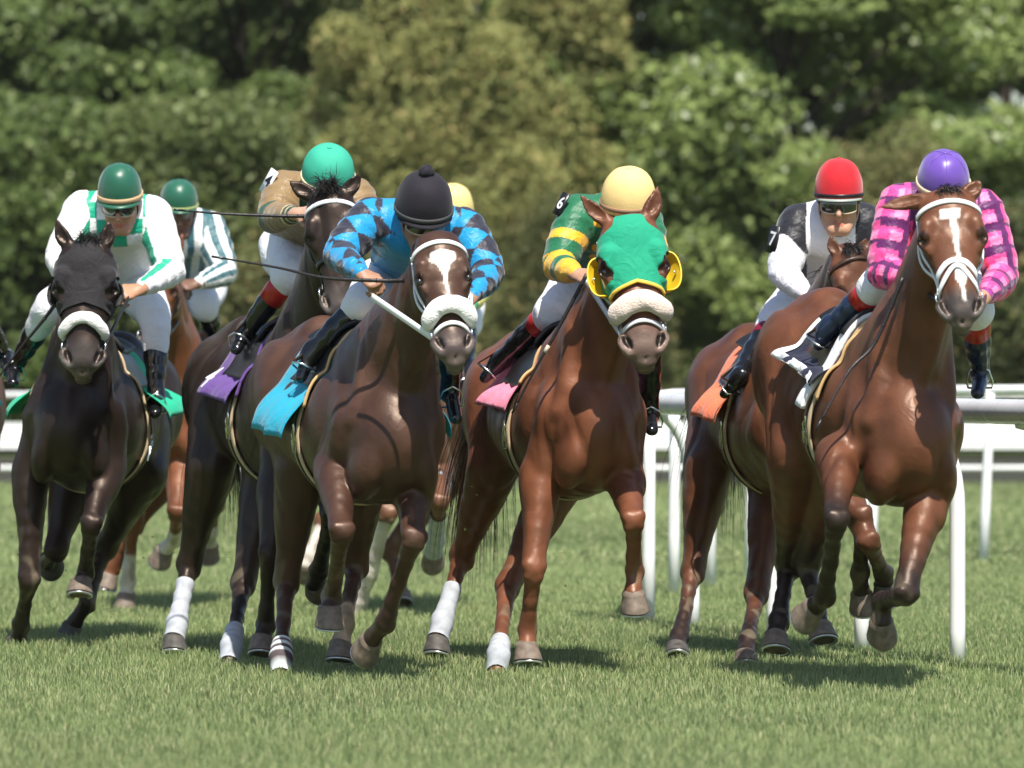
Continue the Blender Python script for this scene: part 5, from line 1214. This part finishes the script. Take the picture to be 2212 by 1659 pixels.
# ---------------- A2: bay behind, second green cap
if True:
    H = horse(dict(chest=P(378, 880, 6.9), rump=P(440, 850, 8.0), wide=.95, coat=(.15, .055, .026), points=(.10, .04, .02), poll=P(345, 560, 6.3), nose=P(322, 760, 6.1), face=(-.2, -1, .1),
        legs=LG({'lf': [(310, 1000, 6.9), (288, 1130, 6.9), (276, 1255, 7.0), (273, 1288, 7.0)],
                 'rf': [(390, 1010, 6.7), (382, 1108, 6.4), (378, 1165, 6.7), (355, 1190, 6.8)],
                 'lh': [(370, 1010, 7.7), (290, 1130, 7.8), (245, 1225, 7.9), (236, 1245, 7.9)],
                 'rh': [(470, 1010, 7.7), (462, 1090, 7.8), (455, 1150, 7.9), (453, 1180, 8.0)]}),
        socks={'lf': .62, 'rf': .66, 'rh': .7}, legdark=.9, label='reddish bay horse with white socks, mostly hidden behind the hooded dark horse',
        tack=dict(bridle='b', noseband='none', saddle=dict(label='racing saddle on a white cloth with light blue trim, far left behind', cloth=cloth('pale_cloth', (.60, .72, .75)), depth=55, flare=.04, pad=cloth('aqua_pad', (.3, .6, .65))))))
    gcap = mat('green_satin', (.012, .10, .058), rough=.36, spec=.45, sheen=.2)
    def silk(V, g, T, An, loc):
        Wt = A(.78, .78, .76); Tl = A(.03, .115, .14); col = np.tile(Wt, (len(V), 1))
        arm = np.char.startswith(g, 'up') | np.char.startswith(g, 'fo')
        col = np.where((arm & (np.sin(An*6+.6*np.sin(T*4)) > .1))[:, None], Tl, col)
        return np.where((((g == 'trunk') | (g == 'yoke')) & (np.sin(loc[:, 0]*75) > .15))[:, None], Tl, col)
    R, J, hp = rider(dict(label='rider in white and dark teal striped silks with dark green cap', face=(.1, -1, -.25), helm=(.106, .128), helmmat=gcap, seams=1, bandmat=mat('band_olive', (.35, .40, .15), rough=.6), skin=(.16, .08, .05), goggles=False, bandz=(-.016, .008),
        j=dict(head=P(386, 462, 7.1), sl=P(352, 488, 7.2), sr=P(452, 490, 7.2), el=P(330, 580, 7.1), wl=P(375, 620, 6.8), er=P(486, 590, 7.05), wr=P(428, 612, 6.75),
               hip=P(410, 610, 7.9), kl=P(360, 680, 7.4), al=P(350, 760, 7.7), tl=P(350, 780, 7.5), kr=P(440, 660, 7.4), ar=P(470, 735, 7.7), tr=P(478, 760, 7.5)),
        hands={'l': ((.5, -.8, -.2), (-.4, -.5, .8), (.7, 0, .5)), 'r': ((-.85, -.5, -.2), (.1, -.7, .7), (-.3, 0, .8))}, silk=silk))
    rein(H, 1, J['wr']+A(-.05, -.07, -.04), m_kstrap, sag=.05)

# ---------------- G: horse behind D, pale yellow cap
if True:
    H = horse(dict(chest=P(905, 890, 6.3), rump=P(950, 865, 7.5), wide=1.0, coat=(.12, .055, .03), points=(.03, .02, .018), poll=P(925, 590, 5.8), nose=P(945, 790, 5.7), face=(0, -1, .1),
        legs=LG({'lf': [(845, 1010, 6.2), (838, 1110, 6.0), (800, 1240, 6.2), (772, 1320, 6.3)],
                 'rf': [(950, 1010, 6.2), (950, 1085, 5.6), (940, 1170, 6.0), (936, 1195, 6.1)],
                 'lh': [(860, 1000, 7.2), (700, 1130, 7.2), (668, 1200, 7.1), (660, 1218, 7.1)],
                 'rh': [(970, 1020, 7.2), (845, 1190, 7.2), (862, 1260, 7.1), (868, 1285, 7.0)]}),
        toe={'rf': (0, .6, -.5), 'lh': (0, .7, -.4)}, bandage={'rf': (.30, .9, False)}, socks={'lf': .5, 'lh': .55}, legdark=.7, label='brown horse with pale socks galloping behind the dark bay, mostly hidden',
        tack=dict(bridle='b', noseband='none', saddle=dict(label='racing saddle with yellow straps on the hidden horse behind the dark bay', cloth=cloth('yellow_cloth', (.75, .62, .10)), depth=85, flare=.03, pad=m_tan, girth=cloth('yellow_cloth', (.75, .62, .10))))))
    yc2 = mat('pale_yellow_cap', (.78, .60, .24), rough=.6, spec=.3)
    def silk(V, g, T, An, loc):
        Gn = A(.01, .30, .14); Y = A(.75, .62, .16); col = np.tile(Gn, (len(V), 1))
        a = np.char.startswith(g, 'up'); f_ = np.char.startswith(g, 'fo') | np.char.startswith(g, 'cu')
        return np.where(((a & (T > .45) & (T < .65)) | f_ & (T < .8))[:, None], Y, col)
    R, J, hp = rider(dict(label='rider in plain green silks with yellow sleeve bands and pale yellow cap', face=(.1, -1, -.4), helm=(.112, .145), helmmat=yc2, bandmat=mat('band_brown2', (.20, .12, .10), rough=.7), bandz=(.004, .007), peak=.02,
        j=dict(head=P(978, 478, 6.4), sl=P(915, 500, 6.5), sr=P(1020, 515, 6.5), el=P(900, 600, 6.4), wl=P(940, 640, 6.1), er=P(1048, 610, 6.4), wr=P(1010, 668, 6.1),
               hip=P(965, 620, 7.2), kl=P(905, 680, 6.7), al=P(890, 800, 7.0), tl=P(890, 825, 6.9), kr=P(1010, 690, 6.7), ar=P(1000, 830, 6.9), tr=P(1002, 862, 6.7)),
        hands={'l': ((.5, -.8, -.2), (-.4, -.5, .8), (.7, 0, .5)), 'r': ((-.5, -.8, -.2), (.4, -.5, .8), (-.7, 0, .5))}, silk=silk))

# ---------------- Z: runner mostly outside the left edge
if True:
    H = horse(dict(chest=P(-175, 900, 3.4), rump=P(-118, 868, 4.5), wide=1.0, coat=(.09, .042, .024), points=(.03, .02, .015), poll=P(-190, 560, 2.8), nose=P(-190, 790, 2.6), face=(0, -1, .1), vox=.012,
        legs=LG({'lf': [(-260, 1010, 3.3), (-262, 1230, 3.1), (-265, 1330, 3.2), (-266, 1362, 3.2)],
                 'rf': [(-95, 1010, 3.3), (-90, 1130, 2.9), (-92, 1230, 3.2), (-95, 1260, 3.2)],
                 'lh': [(-200, 1010, 4.3), (-215, 1190, 4.4), (-230, 1290, 4.2), (-236, 1320, 4.2)],
                 'rh': [(-50, 1010, 4.2), (-60, 1170, 4.5), (-75, 1290, 4.3), (-80, 1325, 4.2)]}),
        label='brown horse cut off by the left edge, beside the hooded dark horse',
        tack=dict(bridle='b', noseband='none', saddle=dict(label='racing saddle on an aqua cloth at the very left edge', cloth=cloth('aqua_cloth', (.03, .42, .40)), depth=88, flare=.05, pad=m_tan))))
    def silk(V, g, T, An, loc): return np.tile(A(.5, .1, .08), (len(V), 1))
    R, J, hp = rider(dict(label='rider at the left edge, only a black boot in the stirrup showing', face=(0, -1, -.4), helm=(.112, .145), helmmat=mat('red_cap', (.52, .012, .022)), bandz=(.004, .007), peak=.02, bvox=.008, jvox=.010,
        j=dict(head=P(-150, 440, 3.5), sl=P(-240, 470, 3.6), sr=P(-110, 470, 3.6), el=P(-260, 580, 3.4), wl=P(-200, 630, 3.1), er=P(-70, 570, 3.5), wr=P(-130, 630, 3.1),
               hip=P(-145, 610, 4.3), kl=P(-230, 680, 3.8), al=P(-260, 800, 4.1), tl=P(-262, 825, 3.9), kr=P(-40, 690, 3.8), ar=P(12, 770, 4.1), tr=P(18, 805, 3.9)),
        silk=silk))
# ================================================================== turf kicked up by the hooves
r = np.random.default_rng(9); mb = MB(); C_ = []
spots = [(100, 1180, 2.6, 16), (240, 1230, 3.2, 40), (420, 1230, 2.6, 14), (690, 1240, .3, 22), (960, 1150, 4.5, 10), (1080, 1160, .4, 12), (1230, 1260, -.3, 10), (1500, 1330, .6, 6), (1690, 1300, -1.0, 10), (600, 1290, .6, 14), (300, 1060, 2.8, 10)]
V_, F_ = [], []
for u, v, Y, n_ in spots:
    for i in range(n_):
        c = P(u+r.normal(0, 75), v+r.normal(0, 75), Y+r.normal(0, .4)); c[2] = max(c[2], .06)
        if r.random() < .74:
            d = nrm(r.normal(size=3)); b = nrm(np.cross(d, r.normal(size=3))); L = r.uniform(.012, .04); w_ = .0016; k = len(V_); m_ = c+np.cross(d, b)*L*.3
            V_ += [c-d*L, m_-b*w_, m_+b*w_, c+d*L]; F_ += [(k, k+1, k+2), (k+1, k+3, k+2)]; C_ += [(.16, .20, .06)]*4
        else:
            k = len(V_); s = r.uniform(.002, .0055); q = [c+s*np.array(t)*r.uniform(.3, 1.7) for t in ((1, 0, 0), (-1, 0, 0), (0, 1, 0), (0, -1, 0), (0, 0, 1), (0, 0, -1))]
            V_ += q; F_ += [(k, k+2, k+4), (k+2, k+1, k+4), (k+1, k+3, k+4), (k+3, k, k+4), (k+2, k, k+5), (k+1, k+2, k+5), (k+3, k+1, k+5), (k, k+3, k+5)]; C_ += [(.05, .03, .018)]*6
tag(mesh_obj('flying_turf', V_, F_, mat('turf_bits', attr=True, rough=.8, spec=.1), col=np.array(C_), smooth=False), 'bits of soil and cut grass thrown up around the hooves', 'turf bits', kind='stuff')

# thin summer air that greys the far trees
hz = bpy.data.materials.new('haze_air'); hz.use_nodes = True; hz.node_tree.nodes.clear()
pv = hz.node_tree.nodes.new('ShaderNodeVolumePrincipled'); pv.inputs['Color'].default_value = (.93, .96, .86, 1); pv.inputs['Density'].default_value = .00011; pv.inputs['Anisotropy'].default_value = .0
ho = hz.node_tree.nodes.new('ShaderNodeOutputMaterial'); hz.node_tree.links.new(pv.outputs[0], ho.inputs['Volume'])
mb = MB(); mb.box(A(0, 320, 7.5), 420, 390, 8.5)
tag(mb.build('haze', hz, smooth=False), 'thin pale air softening the far trees', 'haze', kind='stuff')
